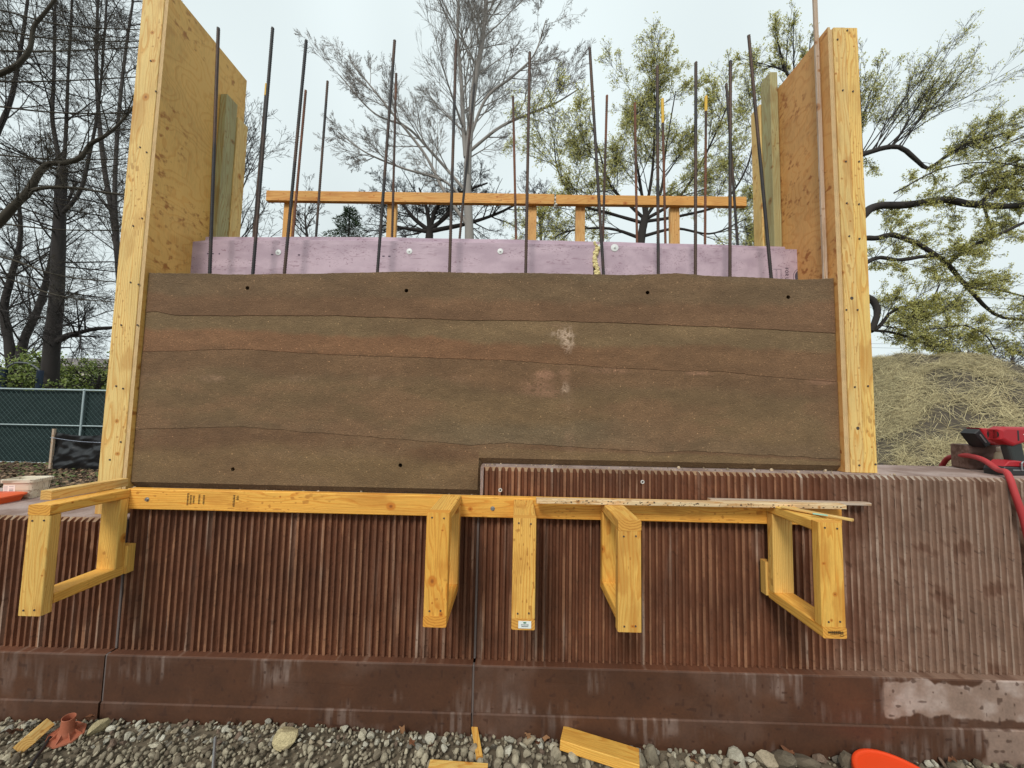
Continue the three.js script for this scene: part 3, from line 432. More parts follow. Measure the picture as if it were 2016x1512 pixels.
{ // the tag and the stamp on the feet
  const cv = document.createElement('canvas'); cv.width = 256; cv.height = 128; const g = cv.getContext('2d'); g.fillStyle = '#e6ebe6'; g.fillRect(0, 0, 256, 128); g.fillStyle = '#3d7a5a'; g.beginPath(); g.ellipse(128, 30, 34, 15, 0, 0, 7); g.fill(); g.fillStyle = '#3a4650'; for (let k = 0; k < 22; k++) g.fillRect(54 + k * 7, 54, 2 + (k * 7) % 4, 26); g.fillRect(60, 90, 140, 12);
  const t = new THREE.CanvasTexture(cv); t.colorSpace = THREE.SRGBColorSpace; part('tag', new THREE.BoxGeometry(0.046, 0.025, 0.0012), mat(null, { map: t, roughness: 0.6 }), b3.t, [0.006, TH / 2, BF + 0.0022]);
  const c2 = document.createElement('canvas'); c2.width = 256; c2.height = 96; const q = c2.getContext('2d'); q.clearRect(0, 0, 256, 96); q.fillStyle = '#2c2414'; for (let k = 0; k < 26; k++) { const h = 18 + ((k * 37) % 22); q.fillRect(18 + k * 8, 44 - h * 0.7, 4 + (k * 5) % 3, h); } for (let k = 0; k < 7; k++) q.fillRect(50 + k * 16, 62, 10, 7); q.beginPath(); q.ellipse(200, 72, 26, 12, 0, 0, 7); q.lineWidth = 5; q.strokeStyle = '#2c2414'; q.stroke();
  const t2 = new THREE.CanvasTexture(c2); t2.colorSpace = THREE.SRGBColorSpace; part('stamp', new THREE.PlaneGeometry(0.068, 0.026), new THREE.MeshStandardMaterial({ map: t2, transparent: true, alphaTest: 0.4, roughness: 0.8 }), b5.t, [0.004, TH / 2, BF + 0.0028]); }
{ // loose sticks and laths
  const y = b1.yt + 0.02, A = onZ(96, 978, 0.26), B = onZ(238, 958, -0.005); let t = thing('loose_stick', 'loose pale stick lying along the top arm of the square bracket', 'stick'); board('stick', V(A.x, y, 0.27), V(B.x + 0.005, y, -0.01), 0.046, 0.036, X, PALE, t, 0.003);
  const yl = b4.yt + 0.010; const L0 = onZ(1056, 981, 0.10).x, L1 = onZ(1668, 995, 0.10).x; t = thing('dirty_lath', 'long lath with dirty speckled face lying across the bracket tops', 'lath'); board('lath', V(L0, yl, 0.10), V(L1, yl, 0.075), 0.042, 0.018, Z, DIRTY, t, 0.002);
  { const gs = []; for (let k = 0; k < 110; k++) { const x = rr(L0 + 0.02, L1 - 0.02), q = (x - L0) / (L1 - L0); gs.push(new THREE.IcosahedronGeometry(rr(0.0012, 0.004), 0).scale(1.4, 0.7, 0.35).translate(x, yl + rr(-0.007, 0.007), lerp(0.121, 0.096, q))); } const o = part('mud_splash', mergeGeometries(gs), mat([0.10, 0.06, 0.035]), t); o.userData.kind = 'stuff'; }
  const M0 = onZ(1400, 990, 0.045).x, M1 = onZ(1716, 996, 0.045).x, yr = railY + 0.0445 + 0.007; t = thing('short_lath', 'short grey lath lying on the rail and sticking out past its end', 'lath'); board('lath', V(M0, yr, 0.026), V(M1, yr, 0.03), 0.03, 0.012, Z, GREYW, t, 0.002);
  const ys = b5.yt + 0.008; const S0 = onZ(1560, 1014, 0.20), S1 = onZ(1660, 1030, 0.30); t = thing('painted_sliver', 'thin wood sliver with pale green paint on the end bracket', 'sliver'); board('sliver', V(S0.x, ys, 0.14), V(S1.x + 0.015, ys, 0.325), 0.022, 0.008, X, PALE, t, 0.002); part('paint', new RoundedBoxGeometry(0.045, 0.002, 0.018, 1, 0.0008), mat(S(150, 200, 180)), t, [b5.x + 0.012, ys + 0.0048, 0.272]).rotation.y = -0.55;
}

// ---------- things standing on the concrete ----------
function rring(w, d, r, y, n = 5) { const o = []; for (const [sx, sz, a0] of [[1, 1, 0], [-1, 1, 1], [-1, -1, 2], [1, -1, 3]]) for (let k = 0; k <= n; k++) { const a = (a0 + k / n) * Math.PI / 2; o.push([sx * (w / 2 - r) + r * Math.cos(a), y, sz * (d / 2 - r) + r * Math.sin(a)]); } return o; }
function loft(rings, capTop = true, capBot = true) { const pos = [], idx = [], uv = [], n = rings[0].length; rings.forEach((q, j) => q.forEach((p, k) => { pos.push(...p); uv.push(k / n, j / (rings.length - 1)); }));
  for (let j = 0; j < rings.length - 1; j++) for (let k = 0; k < n; k++) { const a = j * n + k, b = j * n + (k + 1) % n; idx.push(a, a + n, b, b, a + n, b + n); }
  for (const [on, j, s] of [[capBot, 0, 1], [capTop, rings.length - 1, -1]]) if (on) { const b = pos.length / 3; let cx = 0, cy = 0, cz = 0; for (const p of rings[j]) { cx += p[0] / n; cy += p[1] / n; cz += p[2] / n; } pos.push(cx, cy, cz); uv.push(0.5, 0.5); for (const p of rings[j]) { pos.push(...p); uv.push(0.5, 0.5); } for (let k = 0; k < n; k++) s > 0 ? idx.push(b, b + 1 + k, b + 1 + (k + 1) % n) : idx.push(b, b + 1 + (k + 1) % n, b + 1 + k); }
  return toCreasedNormals(geom(pos, idx, uv), 0.7); }
{ const z = -0.36, c = onZ(52, 974, z); const tubMap = tex(256, 128, (u, v) => { const a = fbm(u * 9, v * 6, 170, 4), s = sm(0.60, 0.75, fbm(u * 20, v * 10, 171, 3)); return mix3(mix3(S(205, 192, 168), S(228, 220, 204), a), S(126, 104, 80), s * 0.7); });
  const tm = mat(null, { map: tubMap, roughness: 0.55 }), t = thing('plastic_tub', 'dirty white plastic tub with a printed label, standing on the low concrete panel', 'tub', [c.x, TOP[0] + 0.002, z]); t.rotation.y = 0.2; t.scale.setScalar(0.9);
  part('body', loft([rring(0.145, 0.11, 0.022, 0), rring(0.160, 0.124, 0.024, 0.098)], false), tm, t);
  part('rim', loft([rring(0.162, 0.126, 0.024, 0.092), rring(0.178, 0.142, 0.028, 0.094), rring(0.180, 0.144, 0.028, 0.112), rring(0.168, 0.132, 0.026, 0.115), rring(0.163, 0.127, 0.026, 0.108), rring(0.158, 0.122, 0.026, 0.05)], false, false), tm, t);
  const cv = document.createElement('canvas'); cv.width = 128; cv.height = 160; const g = cv.getContext('2d'); g.fillStyle = '#efebe4'; g.fillRect(0, 0, 128, 160); g.fillStyle = '#8d8a92'; for (let k = 0; k < 9; k++) { g.fillRect(8, 16 + k * 15, 40, 5); if (k % 4 !== 1) g.fillRect(64, 16 + k * 15, 48, 6); } g.fillStyle = '#3b3b40'; g.fillRect(64, 62, 44, 8);
  const lt = new THREE.CanvasTexture(cv); lt.colorSpace = THREE.SRGBColorSpace; const l = part('label', new THREE.BoxGeometry(0.058, 0.07, 0.001), mat(null, { map: lt }), t, [-0.036, 0.046, 0.0605]); l.rotation.x = 0.071;
}
{ const c = onZ(-8, 985, -0.20), m = mat(S(226, 92, 38), { roughness: 0.5 }), t = thing('orange_tray', 'orange plastic tray edge beside the dirty white tub', 'tray', [c.x - 0.07, TOP[0] + 0.002, -0.22]); t.rotation.y = 0.1;
  part('tray_body', loft([rring(0.20, 0.14, 0.03, 0), rring(0.215, 0.155, 0.034, 0.026)], true), m, t); part('rim', loft([rring(0.222, 0.162, 0.036, 0.026), rring(0.234, 0.174, 0.04, 0.029), rring(0.234, 0.174, 0.04, 0.036), rring(0.21, 0.15, 0.034, 0.041)]), m, t); }
// right: hose, block, bottle, cordless tools
{ const pts = [V(3.0, 0.35, -0.75)]; for (const [px, py, z] of [[1850, 930, -0.50], [1864, 904, -0.44], [1882, 898, -0.36], [1905, 897, -0.28], [1935, 905, -0.18], [1965, 925, -0.085], [1984, 944, -0.012], [1998, 972, 0.019], [2017, 1030, 0.028], [2030, 1090, 0.03], [2045, 1180, 0.032], [2058, 1260, 0.05]]) { const q = onZ(px, py, z); if (z < 0.0 && z > -0.4) q.y = Math.max(q.y, TOP[2] + (z > -0.06 ? 0.022 : 0.018)); pts.push(q); } pts.shift(); pts.unshift(pts[0].clone().add(V(0.1, -0.25, -0.12))); pts.push(V(pts[pts.length - 1].x + 0.02, 0.02, 0.09), V(pts[pts.length - 1].x + 0.25, 0.0, 0.2));
  solo('rubber_hose', new THREE.TubeGeometry(new THREE.CatmullRomCurve3(pts), 140, 0.0122, 14), mat(S(182, 58, 60), { roughness: 0.7, bumpMap: woodBump, bumpScale: 0.0004 }), 'red rubber hose draped over the top of the tall concrete panel', 'hose'); }
{ const c = onZ(1937, 890, -0.315), bm = mat(null, { map: topMap, roughness: 0.9, color: new THREE.Color().setRGB(0.52, 0.42, 0.38) });
  const g = new RoundedBoxGeometry(0.24, 0.125, 0.09, 3, 0.008); { const p = g.attributes.position; for (let k = 0; k < p.count; k++) p.setXYZ(k, p.getX(k) + 0.006 * (noise(p.getY(k) * 40, p.getZ(k) * 40, 175) - 0.5), p.getY(k) + 0.006 * (noise(p.getX(k) * 40, p.getZ(k) * 40, 176) - 0.5), p.getZ(k)); g.computeVertexNormals(); }
  const o = solo('concrete_block', g, bm, 'rough brown block behind the red cordless tools', 'block'); o.position.set(c.x, TOP[2] + 0.066, -0.315); o.rotation.y = -0.08; }
{ const z = -0.215, c = onZ(1975, 890, z), prof = [[0, 0], [0.030, 0], [0.033, 0.005], [0.031, 0.06], [0.025, 0.092], [0.016, 0.1], [0.015, 0.112], [0.0135, 0.113]].map(([x, y]) => new THREE.Vector2(x, y)), t = thing('plastic_bottle', 'small white plastic bottle standing behind the red cordless drill', 'bottle', [c.x - 0.005, TOP[2] + 0.003, z]), wm = mat(S(216, 206, 180), { roughness: 0.4 });
  part('body', new THREE.LatheGeometry(prof, 28), wm, t); part('cap', new THREE.LatheGeometry([[0.0135, 0.101], [0.019, 0.101], [0.019, 0.118], [0.017, 0.121], [0.007, 0.123], [0.005, 0.133], [0, 0.134]].map(([x, y]) => new THREE.Vector2(x, y)), 24), mat(S(225, 220, 205), { roughness: 0.45 }), t); }
const redM = mat(S(168, 28, 38), { roughness: 0.45 }), blackM = mat([0.018, 0.018, 0.020], { roughness: 0.5 }), rubM = mat([0.03, 0.035, 0.034], { roughness: 0.8 }), greyM = mat([0.3, 0.3, 0.31], { roughness: 0.4, metalness: 0.6 });
function slab(pts, d, bev = 0.006) { const s = new THREE.Shape(pts.map((p) => new THREE.Vector2(...p))), g = new THREE.ExtrudeGeometry(s, { depth: d - 2 * bev, bevelEnabled: true, bevelSize: bev, bevelThickness: bev, bevelSegments: 3 }); return g.translate(0, 0, -d / 2 + bev); }
{ // drill standing on its battery, seen from the side; x = 0 at the handle
  const z = -0.125, c = onZ(1995, 930, z), t = thing('cordless_drill', 'red and black cordless drill standing upright on its battery', 'drill', [c.x, TOP[2] + 0.002, z]); t.rotation.y = 0.08;
  part('battery', slab([[-0.10, 0.006], [0.045, 0.006], [0.045, 0.032], [-0.092, 0.036], [-0.10, 0.024]], 0.076), blackM, t); part('battery_shell', slab([[-0.085, 0.045], [0.035, 0.045], [0.03, 0.058], [-0.03, 0.064], [-0.062, 0.062]], 0.066), redM, t);
  part('stripe', new RoundedBoxGeometry(0.075, 0.006, 0.002, 1, 0.0008), greyM, t, [-0.02, 0.026, 0.0385]);
  const clip = part('belt_clip', new THREE.TorusGeometry(0.012, 0.0035, 8, 20, Math.PI).translate(0, 0.018, 0), greyM, t, [-0.005, 0.036, 0.042]); part('clip_leg', mergeGeometries([new THREE.CylinderGeometry(0.0035, 0.0035, 0.03, 8).translate(-0.012, 0.003, 0), new THREE.CylinderGeometry(0.0035, 0.0035, 0.03, 8).translate(0.012, 0.003, 0)]), greyM, clip);
  part('handle', slab([[-0.012, 0.064], [0.036, 0.064], [0.026, 0.12], [0.018, 0.165], [-0.034, 0.165], [-0.028, 0.13]], 0.038, 0.012), rubM, t);
  part('motor_body', slab([[-0.080, 0.175], [-0.045, 0.158], [-0.026, 0.150], [0.03, 0.166], [0.085, 0.172], [0.085, 0.214], [-0.06, 0.214], [-0.08, 0.205]], 0.058, 0.014), redM, t);
  part('dark_band', new RoundedBoxGeometry(0.012, 0.052, 0.0605, 2, 0.004), blackM, t, [-0.004, 0.187, 0]); part('side_mark', mergeGeometries([new THREE.BoxGeometry(0.045, 0.004, 0.0012).rotateZ(0.16), new THREE.BoxGeometry(0.032, 0.005, 0.0012).rotateZ(0.1).translate(0.004, -0.010, 0)]), mat(S(222, 200, 196)), t, [0.044, 0.196, 0.0292]);
  part('gear_collar', new THREE.CylinderGeometry(0.022, 0.018, 0.016, 24).rotateZ(Math.PI / 2), blackM, t, [-0.086, 0.19, 0]); part('speed_switch', new RoundedBoxGeometry(0.02, 0.012, 0.016, 2, 0.004), greyM, t, [-0.066, 0.214, 0]);
}
{ // second tool lying on the block, battery end showing
  const z = -0.255, c = onZ(1938, 850, z), t = thing('cordless_tool', 'red cordless tool lying on the brown block with its slanted black battery showing', 'power tool', [c.x, TOP[2] + 0.131, z]); 
  const bt = part('battery', slab([[-0.038, -0.018], [0.038, -0.018], [0.04, 0.006], [-0.04, 0.006]], 0.07), blackM, t, [-0.046, 0.038, 0]); bt.rotation.z = -0.95; part('battery_stripe', new RoundedBoxGeometry(0.05, 0.008, 0.002, 1, 0.0008), greyM, bt, [0, -0.006, 0.0358]);
  part('motor_body', slab([[-0.050, 0.082], [-0.022, 0.020], [0.01, 0.010], [0.06, 0.012], [0.06, 0.066], [0.0, 0.078]], 0.066, 0.008), redM, t); part('grip', slab([[-0.01, 0.003], [0.055, 0.003], [0.055, 0.012], [-0.012, 0.012]], 0.04, 0.004), blackM, t, [-0.006, 0, 0]);
}

// ---------- gravel at the foot of the wall ----------
const GY = -0.045, GH = [[-2.3, 0.115], [-1, 0.136], [0, 0.108], [1, 0.070], [2.3, 0.062]], gh = (x) => lineAt(GH, x);
const soilMap = tex(1024, 1024, (u, v) => { const a = fbm(u * 9, v * 9, 180, 5, 9, 9), f = noise(u * 300, v * 300, 181, 300, 300), g = sm(0.52, 0.68, fbm(u * 14, v * 14, 182, 4, 14, 14)); return mix3(mix3(S(58, 48, 38), S(92, 76, 60), a), S(84, 92, 52), g * 0.5).map((q) => q * (0.7 + 0.5 * f)); });
{ const g = new THREE.PlaneGeometry(300, 300, 1, 1).rotateX(-Math.PI / 2); const q = g.attributes.uv; for (let k = 0; k < 4; k++) q.setXY(k, q.getX(k) * 150, q.getY(k) * 150); g.translate(0, GY, 0); structure('ground', g, mat(null, { map: soilMap, roughness: 1, bumpMap: soilMap, bumpScale: 0.01 })); }
const ground = scene.getObjectByName('ground');
const stoneGeos = [], stoneMats = [S(178, 172, 156), S(154, 149, 138), S(192, 184, 164), S(132, 125, 114), S(166, 152, 130), S(122, 102, 88), S(198, 193, 178)].map((c, i) => { return mat(c, { roughness: 0.9, map: stoneMats_map(), bumpMap: concreteBump, bumpScale: 0.002 }); });
function stoneMats_map() { return stoneMats_map.t ??= tex(256, 256, (u, v) => { const a = fbm(u * 8, v * 8, 190, 5, 8, 8), f = noise(u * 90, v * 90, 191, 90, 90); const k = 0.55 + 0.7 * (a - 0.2) + 0.35 * f; return [k, k, k * 0.97]; }); }
for (let s = 0; s < 14; s++) { const g = new THREE.IcosahedronGeometry(1, 1), p = g.attributes.position, cuts = []; for (let k = 0; k < 7; k++) cuts.push([V(rr(-1, 1), rr(-1, 1), rr(-1, 1)).normalize(), rr(0.36, 0.7)]);
  for (let k = 0; k < p.count; k++) { const v = V(p.getX(k), p.getY(k), p.getZ(k)); for (const [n, d] of cuts) { const t = v.dot(n); if (t > d) v.addScaledVector(n, d - t); } v.multiplyScalar(1 + 0.1 * (noise(v.x * 3 + 9, v.y * 3 + v.z * 2 + 9, 200 + s) - 0.5)); p.setXYZ(k, v.x, v.y, v.z); }
  stoneGeos.push(toCreasedNormals(g, 0.2)); }
{ const spots = []; const M = new THREE.Matrix4(), q = new THREE.Quaternion(), e = new THREE.Euler(), col = new THREE.Color();
  for (let k = 0; k < 26000 && spots.length < 4600; k++) { const x = rr(-3.2, 3.2), z = 0.047 + Math.pow(R(), 1.3) * 0.75; const big = sm(0.0, 1.2, x) * 0.010 + sm(-0.3, 0.1, x) * 0.004 - sm(-0.4, -0.8, x) * 0.002; const s = (0.0100 + big) * Math.exp(rr(-0.6, 0.8));
    if (z - s * 0.8 < 0.045) continue; let ok = true; for (const o of spots) if (Math.abs(o[0] - x) < 0.1 && Math.hypot(o[0] - x, o[1] - z) < (o[2] + s) * 0.68) { ok = false; break; } if (ok) spots.push([x, z, s]); }
  spots.forEach((o) => { const p = V(o[0], 0, o[1]).project(camera); o[3] = (Math.abs(p.x) < 1.02 && p.y > -1.03) ? o[2] : 0; }); spots.sort((a, b) => b[3] - a[3]);
  const rest = spots.slice(300), sets = stoneGeos.slice(0, 4).map((g) => []);
  spots.slice(0, 300).forEach(([x, z, s], i) => { const o = part('stone', stoneGeos[i % 14], stoneMats[Math.floor(R() * 7)], ground, [x, gh(x) - 0.012 + rr(-0.004, 0.006) + s * 0.4, z]); o.scale.set(s * rr(0.85, 1.3), s * rr(0.5, 0.85), s * rr(0.75, 1.1)); o.rotation.set(rr(-0.7, 0.7), R() * 6.28, rr(-0.7, 0.7)); });
  const all = rest.concat(Array.from({ length: 8500 }, () => [rr(-3.2, 3.2), rr(0.05, 0.8), rr(0.004, 0.010), -1]));
  const im = new THREE.InstancedMesh(stoneGeos[3], mat([1, 1, 1], { roughness: 0.95, map: stoneMats_map() }), all.length); im.name = 'gravel'; im.userData.kind = 'stuff'; shadows(im);
  all.forEach(([x, z, s, f], i) => { q.setFromEuler(e.set(R() * 6, R() * 6, R() * 6)); M.compose(V(x, gh(x) + (f < 0 ? -0.016 + rr(-0.006, 0.010) : -0.012 + s * 0.4), z), q, V(s * rr(0.8, 1.3), s * rr(0.7, 1), s)); im.setMatrixAt(i, M); const c = mix3(S(96, 84, 70), S(180, 170, 148), R()), d = 1; im.setColorAt(i, col.setRGB(c[0] * d, c[1] * d, c[2] * d)); }); ground.add(im);
  const bed = new THREE.PlaneGeometry(6.6, 0.9, 130, 20).rotateX(-Math.PI / 2).translate(0, -0.024, 0.48), p = bed.attributes.position; for (let k = 0; k < p.count; k++) p.setY(k, gh(p.getX(k)) + p.getY(k) + 0.02 * (fbm(p.getX(k) * 6 + 50, p.getZ(k) * 6, 205, 3) - 0.5)); bed.computeVertexNormals(); structure('gravel_bed', bed, mat(S(112, 100, 84), { roughness: 1, map: stoneMats_map() }));
}
{ // things lying on the gravel
  const at = (px, py, y) => { let q = onY(px, py, y); q = onY(px, py, y + gh(q.x)); return q; };
  let t, p;
  const off = (name, label, a, b, w, th, m, y, roll = 0) => { const A = at(...a, y), B = at(...b, y), o = thing(name, label, 'offcut', A.toArray()); board('offcut', V(0, 0, 0), B.sub(A), w, th, V(Math.cos(roll), Math.sin(roll), 0.3), m, o, 0.003); return o; };
  { const o = thing('timber_block', 'short yellow timber block leaning on the gravel beside the terracotta flange', 'offcut'); board('block', at(48, 1466, 0.022), at(86, 1432, 0.035), 0.08, 0.04, V(0.8, 0.55, 0.5), PALE, o, 0.003); }
  t = thing('timber_offcut', 'long yellow timber offcut lying on the gravel below the bracket with the sawn arm end', 'offcut', [0, 0, 0], 'timber offcuts on the gravel'); { const A = at(1106, 1452, 0.03), B = at(1258, 1500, 0.028); board('offcut', A, B, 0.089, 0.038, V(0.3, -0.1, -1), YEL, t, 0.003); }
  t = thing('timber_sliver', 'thin upright timber sliver on the gravel at the wall joint', 'offcut', [0, 0, 0], 'timber offcuts on the gravel'); { const A = at(934, 1433, 0.012), B = at(944, 1492, 0.004); board('sliver', A, B, 0.026, 0.014, X, YEL, t, 0.002); }
  t = thing('timber_offcut', 'pale timber offcut half out of view on the gravel near the thin sliver', 'offcut', [0, 0, 0], 'timber offcuts on the gravel'); { const A = at(846, 1507, 0.02), B = at(960, 1515, 0.02); A.z += 0.028; B.z += 0.028; board('offcut', A, B, 0.07, 0.036, Z, PALE, t, 0.003); }
  p = at(130, 1446, 0.01); t = thing('flange_pipe', 'terracotta plastic pipe stub with ribbed flange, on the gravel by the wall', 'pipe flange', [p.x, gh(p.x) + 0.004, Math.max(p.z, 0.125)]); t.rotation.set(0.12, 0.3, -0.16); t.scale.setScalar(0.74); { const tm = mat(S(168, 98, 72), { roughness: 0.65, side: THREE.DoubleSide });
    part('flange', new THREE.CylinderGeometry(0.078, 0.080, 0.007, 8), tm, t, [0, 0.006, 0]); part('pipe', new THREE.LatheGeometry([[0.038, 0.008], [0.036, 0.03], [0.0285, 0.038], [0.0275, 0.098], [0.0285, 0.102], [0.0245, 0.102], [0.0245, 0.01]].map(([x, y]) => new THREE.Vector2(x, y)), 28), tm, t);
    for (let k = 0; k < 8; k++) { const o = part('gusset', new THREE.ExtrudeGeometry(new THREE.Shape([new THREE.Vector2(0.034, 0), new THREE.Vector2(0.072, 0), new THREE.Vector2(0.036, 0.026)]), { depth: 0.003, bevelEnabled: false }), tm, t, [0, 0.009, 0]); o.rotation.y = k * Math.PI / 4; } }
  { const A = at(424, 1452, 0.03), B = at(419, 1520, 0.0); t = thing('steel_rod', 'thin grey steel rod sticking out of the gravel', 'rod', A.toArray()); const d = B.sub(A); const o = part('rod', new THREE.CylinderGeometry(0.0055, 0.0055, d.length(), 12).translate(0, d.length() / 2, 0), steel, t); o.quaternion.setFromUnitVectors(Y, d.clone().normalize()); }
  { p = at(562, 1450, 0.012); const o = solo('limestone_rock', stoneGeos[9], mat(S(196, 180, 140), { roughness: 0.9, map: stoneMats_map(), bumpMap: concreteBump, bumpScale: 0.003 }), 'large cream coloured rock on the gravel, bigger than its neighbours', 'rock'); o.position.set(p.x, gh(p.x) + 0.018, Math.max(p.z, 0.1)); o.scale.set(0.05, 0.046, 0.046); o.rotation.set(0.3, 0.6, 0.2); }
  { p = at(192, 1440, 0.0); const o = solo('limestone_rock', stoneGeos[5], mat(S(178, 164, 128), { roughness: 0.9, map: stoneMats_map(), bumpMap: concreteBump, bumpScale: 0.003 }), 'buff rock lying next to the terracotta flange', 'rock'); o.position.set(p.x, gh(p.x) + 0.014, Math.max(p.z, 0.09)); o.scale.set(0.04, 0.034, 0.034); o.rotation.y = 1; }
  { // black tube by the block
    const pts = [[98, 1452], [84, 1474], [70, 1492], [58, 1512]].map(([x, y]) => at(x, y, 0.018)); const tb = solo('black_tube', new THREE.TubeGeometry(new THREE.CatmullRomCurve3(pts), 24, 0.006, 8), blackM, 'short black tube lying on the gravel below the timber block', 'tube'); }
  { p = at(1768, 1528, 0.04); t = thing('bucket_lid', 'bright orange red round plastic bucket lid lying tilted on the gravel', 'bucket lid', [p.x, gh(p.x) + 0.03, Math.max(p.z, 0.235)]); t.rotation.set(0.02, 0, -0.09); part('disc', new THREE.LatheGeometry([[0, 0.004], [0.15, 0.004], [0.158, 0.012], [0.168, 0.012], [0.171, 0.006], [0.171, -0.012], [0.165, -0.014], [0.165, 0], [0, 0]].map(([x, y]) => new THREE.Vector2(x, y)), 56), mat(S(238, 74, 28), { roughness: 0.45, side: THREE.DoubleSide }), t); }  // a loose bucket lid
  const lm = [S(112, 70, 44), S(88, 56, 38), S(136, 98, 66)].map((c) => mat(c, { roughness: 0.9, side: THREE.DoubleSide }));
  const leafG = () => { const n = 14, pos = [0, 0, 0], idx = []; for (let k = 0; k < n; k++) { const a = k / n * Math.PI * 2, r = 0.019 * (0.5 + 0.9 * R()) * (1 + 0.7 * Math.cos(a)); pos.push(r * Math.cos(a), 0.016 * R() - 0.004, r * Math.sin(a) * 0.6); } for (let k = 0; k < n; k++) idx.push(0, 1 + (k + 1) % n, 1 + k); return geom(pos, idx); };
  [[40, 1440], [20, 1446], [792, 1442], [808, 1458], [845, 1470], [1035, 1440], [1062, 1462], [452, 1418], [1540, 1492], [1556, 1480], [1365, 1492], [1362, 1500], [1840, 1465], [1450, 1508], [1080, 1452], [182, 1412]].forEach(([x, y], i) => { const q = at(x, y, 0.022), o = solo('dead_leaf', leafG(), lm[i % 3], 'curled brown dead leaf lying on the gravel', 'leaf', 'dead leaves on the gravel'); o.position.set(q.x, gh(q.x) + 0.022, Math.max(q.z, 0.075)); o.rotation.set(rr(-0.7, 0.5), R() * 6, rr(-0.6, 0.6)); o.scale.setScalar(rr(0.7, 1.2)); });
}

// ---------- straw covered mound on the right ----------
const HC = onZ(1860, 700, -4.2);
function hillY(x, z) { const dx = (x - (HC.x - 0.1)) / (x < HC.x ? 3.4 : 4.6), dz = (z + 4.6) / (z > -4.6 ? 4.3 : 5), r = Math.sqrt(dx * dx + dz * dz), f = 1 - sm(0, 1.08, r) ; return GY - 0.03 + (HC.y - GY) * 1.05 * f + 0.16 * f * (fbm(x * 0.9, z * 0.9 + 30, 210, 3) - 0.5) + 0.26 * (fbm(x * 2.6, z * 2.6 + 30, 211, 4) - 0.5) * (f > 0.02 ? 1 : 0) + (z > -1.4 ? 0 : 0); }
{ const g = new THREE.PlaneGeometry(9.5, 10.5, 150, 160).rotateX(-Math.PI / 2).translate(HC.x + 0.6, 0, -5.35), p = g.attributes.position; for (let k = 0; k < p.count; k++) { let z = p.getZ(k); if (z > -0.42) { z = -0.42; p.setZ(k, z); } p.setY(k, hillY(p.getX(k), z) + 0.0); } g.computeVertexNormals(); const q = g.attributes.uv; for (let k = 0; k < q.count; k++) q.setXY(k, q.getX(k) * 5, q.getY(k) * 5);
  structure('hill', g, mat(S(84, 76, 66), { map: stoneMats_map(), roughness: 1 }));
  const blade = (() => { const pos = [], idx = [], n = 4; for (let k = 0; k <= n; k++) { const t = k / n - 0.5, y = 0.07 * (0.25 - t * t), w = 0.5 * (1 - 0.5 * Math.abs(t)); pos.push(t, y, -w, t, y, w); } for (let k = 0; k < n; k++) { const a = 2 * k; idx.push(a, a + 1, a + 2, a + 1, a + 3, a + 2); } return geom(pos, idx); })();
  const N = 115000, im = new THREE.InstancedMesh(blade, mat([1, 1, 1], { roughness: 0.85, side: THREE.DoubleSide }), N), M = new THREE.Matrix4(), q2 = new THREE.Quaternion(), e = new THREE.Euler(), c = new THREE.Color();
  let n = 0; for (let k = 0; k < 400000 && n < N; k++) { const x = rr(HC.x - 2.6, HC.x + 4.4), z = -0.45 - Math.pow(R(), 1.25) * 5.4; const y = hillY(x, z); if (y < GY + 0.15) continue; const den = fbm(x * 2.6 + z * 0.9, z * 2.2 - x * 0.6, 215, 4); if (den < 0.47 + 0.10 * R() && R() < 0.9) continue;
    const sl = Math.atan((hillY(x, z + 0.08) - hillY(x, z - 0.08)) / 0.16), sx = Math.atan((hillY(x + 0.08, z) - hillY(x - 0.08, z)) / 0.16); const a = R() * Math.PI, l = rr(0.08, 0.32); 
    e.set(0, a, rr(-0.28, 0.28), 'YXZ'); q2.setFromEuler(e); q2.premultiply(new THREE.Quaternion().setFromEuler(new THREE.Euler(-sl, 0, sx))); M.compose(V(x, y + 0.006 + rr(0, 0.03), z), q2, V(l, l * rr(-0.3, 1.4), rr(0.0022, 0.0044))); im.setMatrixAt(n, M); const t = R(), cc = mix3(S(134, 118, 84), S(214, 200, 154), t), d = R() < 0.25 ? 0.5 : 1; im.setColorAt(n, c.setRGB(cc[0] * d, cc[1] * d, cc[2] * d)); n++; }
  im.count = n; im.name = 'straw_mulch'; shadows(im); scene.add(im); tag(im, 'loose pale straw spread over the soil mound', 'straw', null, 'stuff'); }

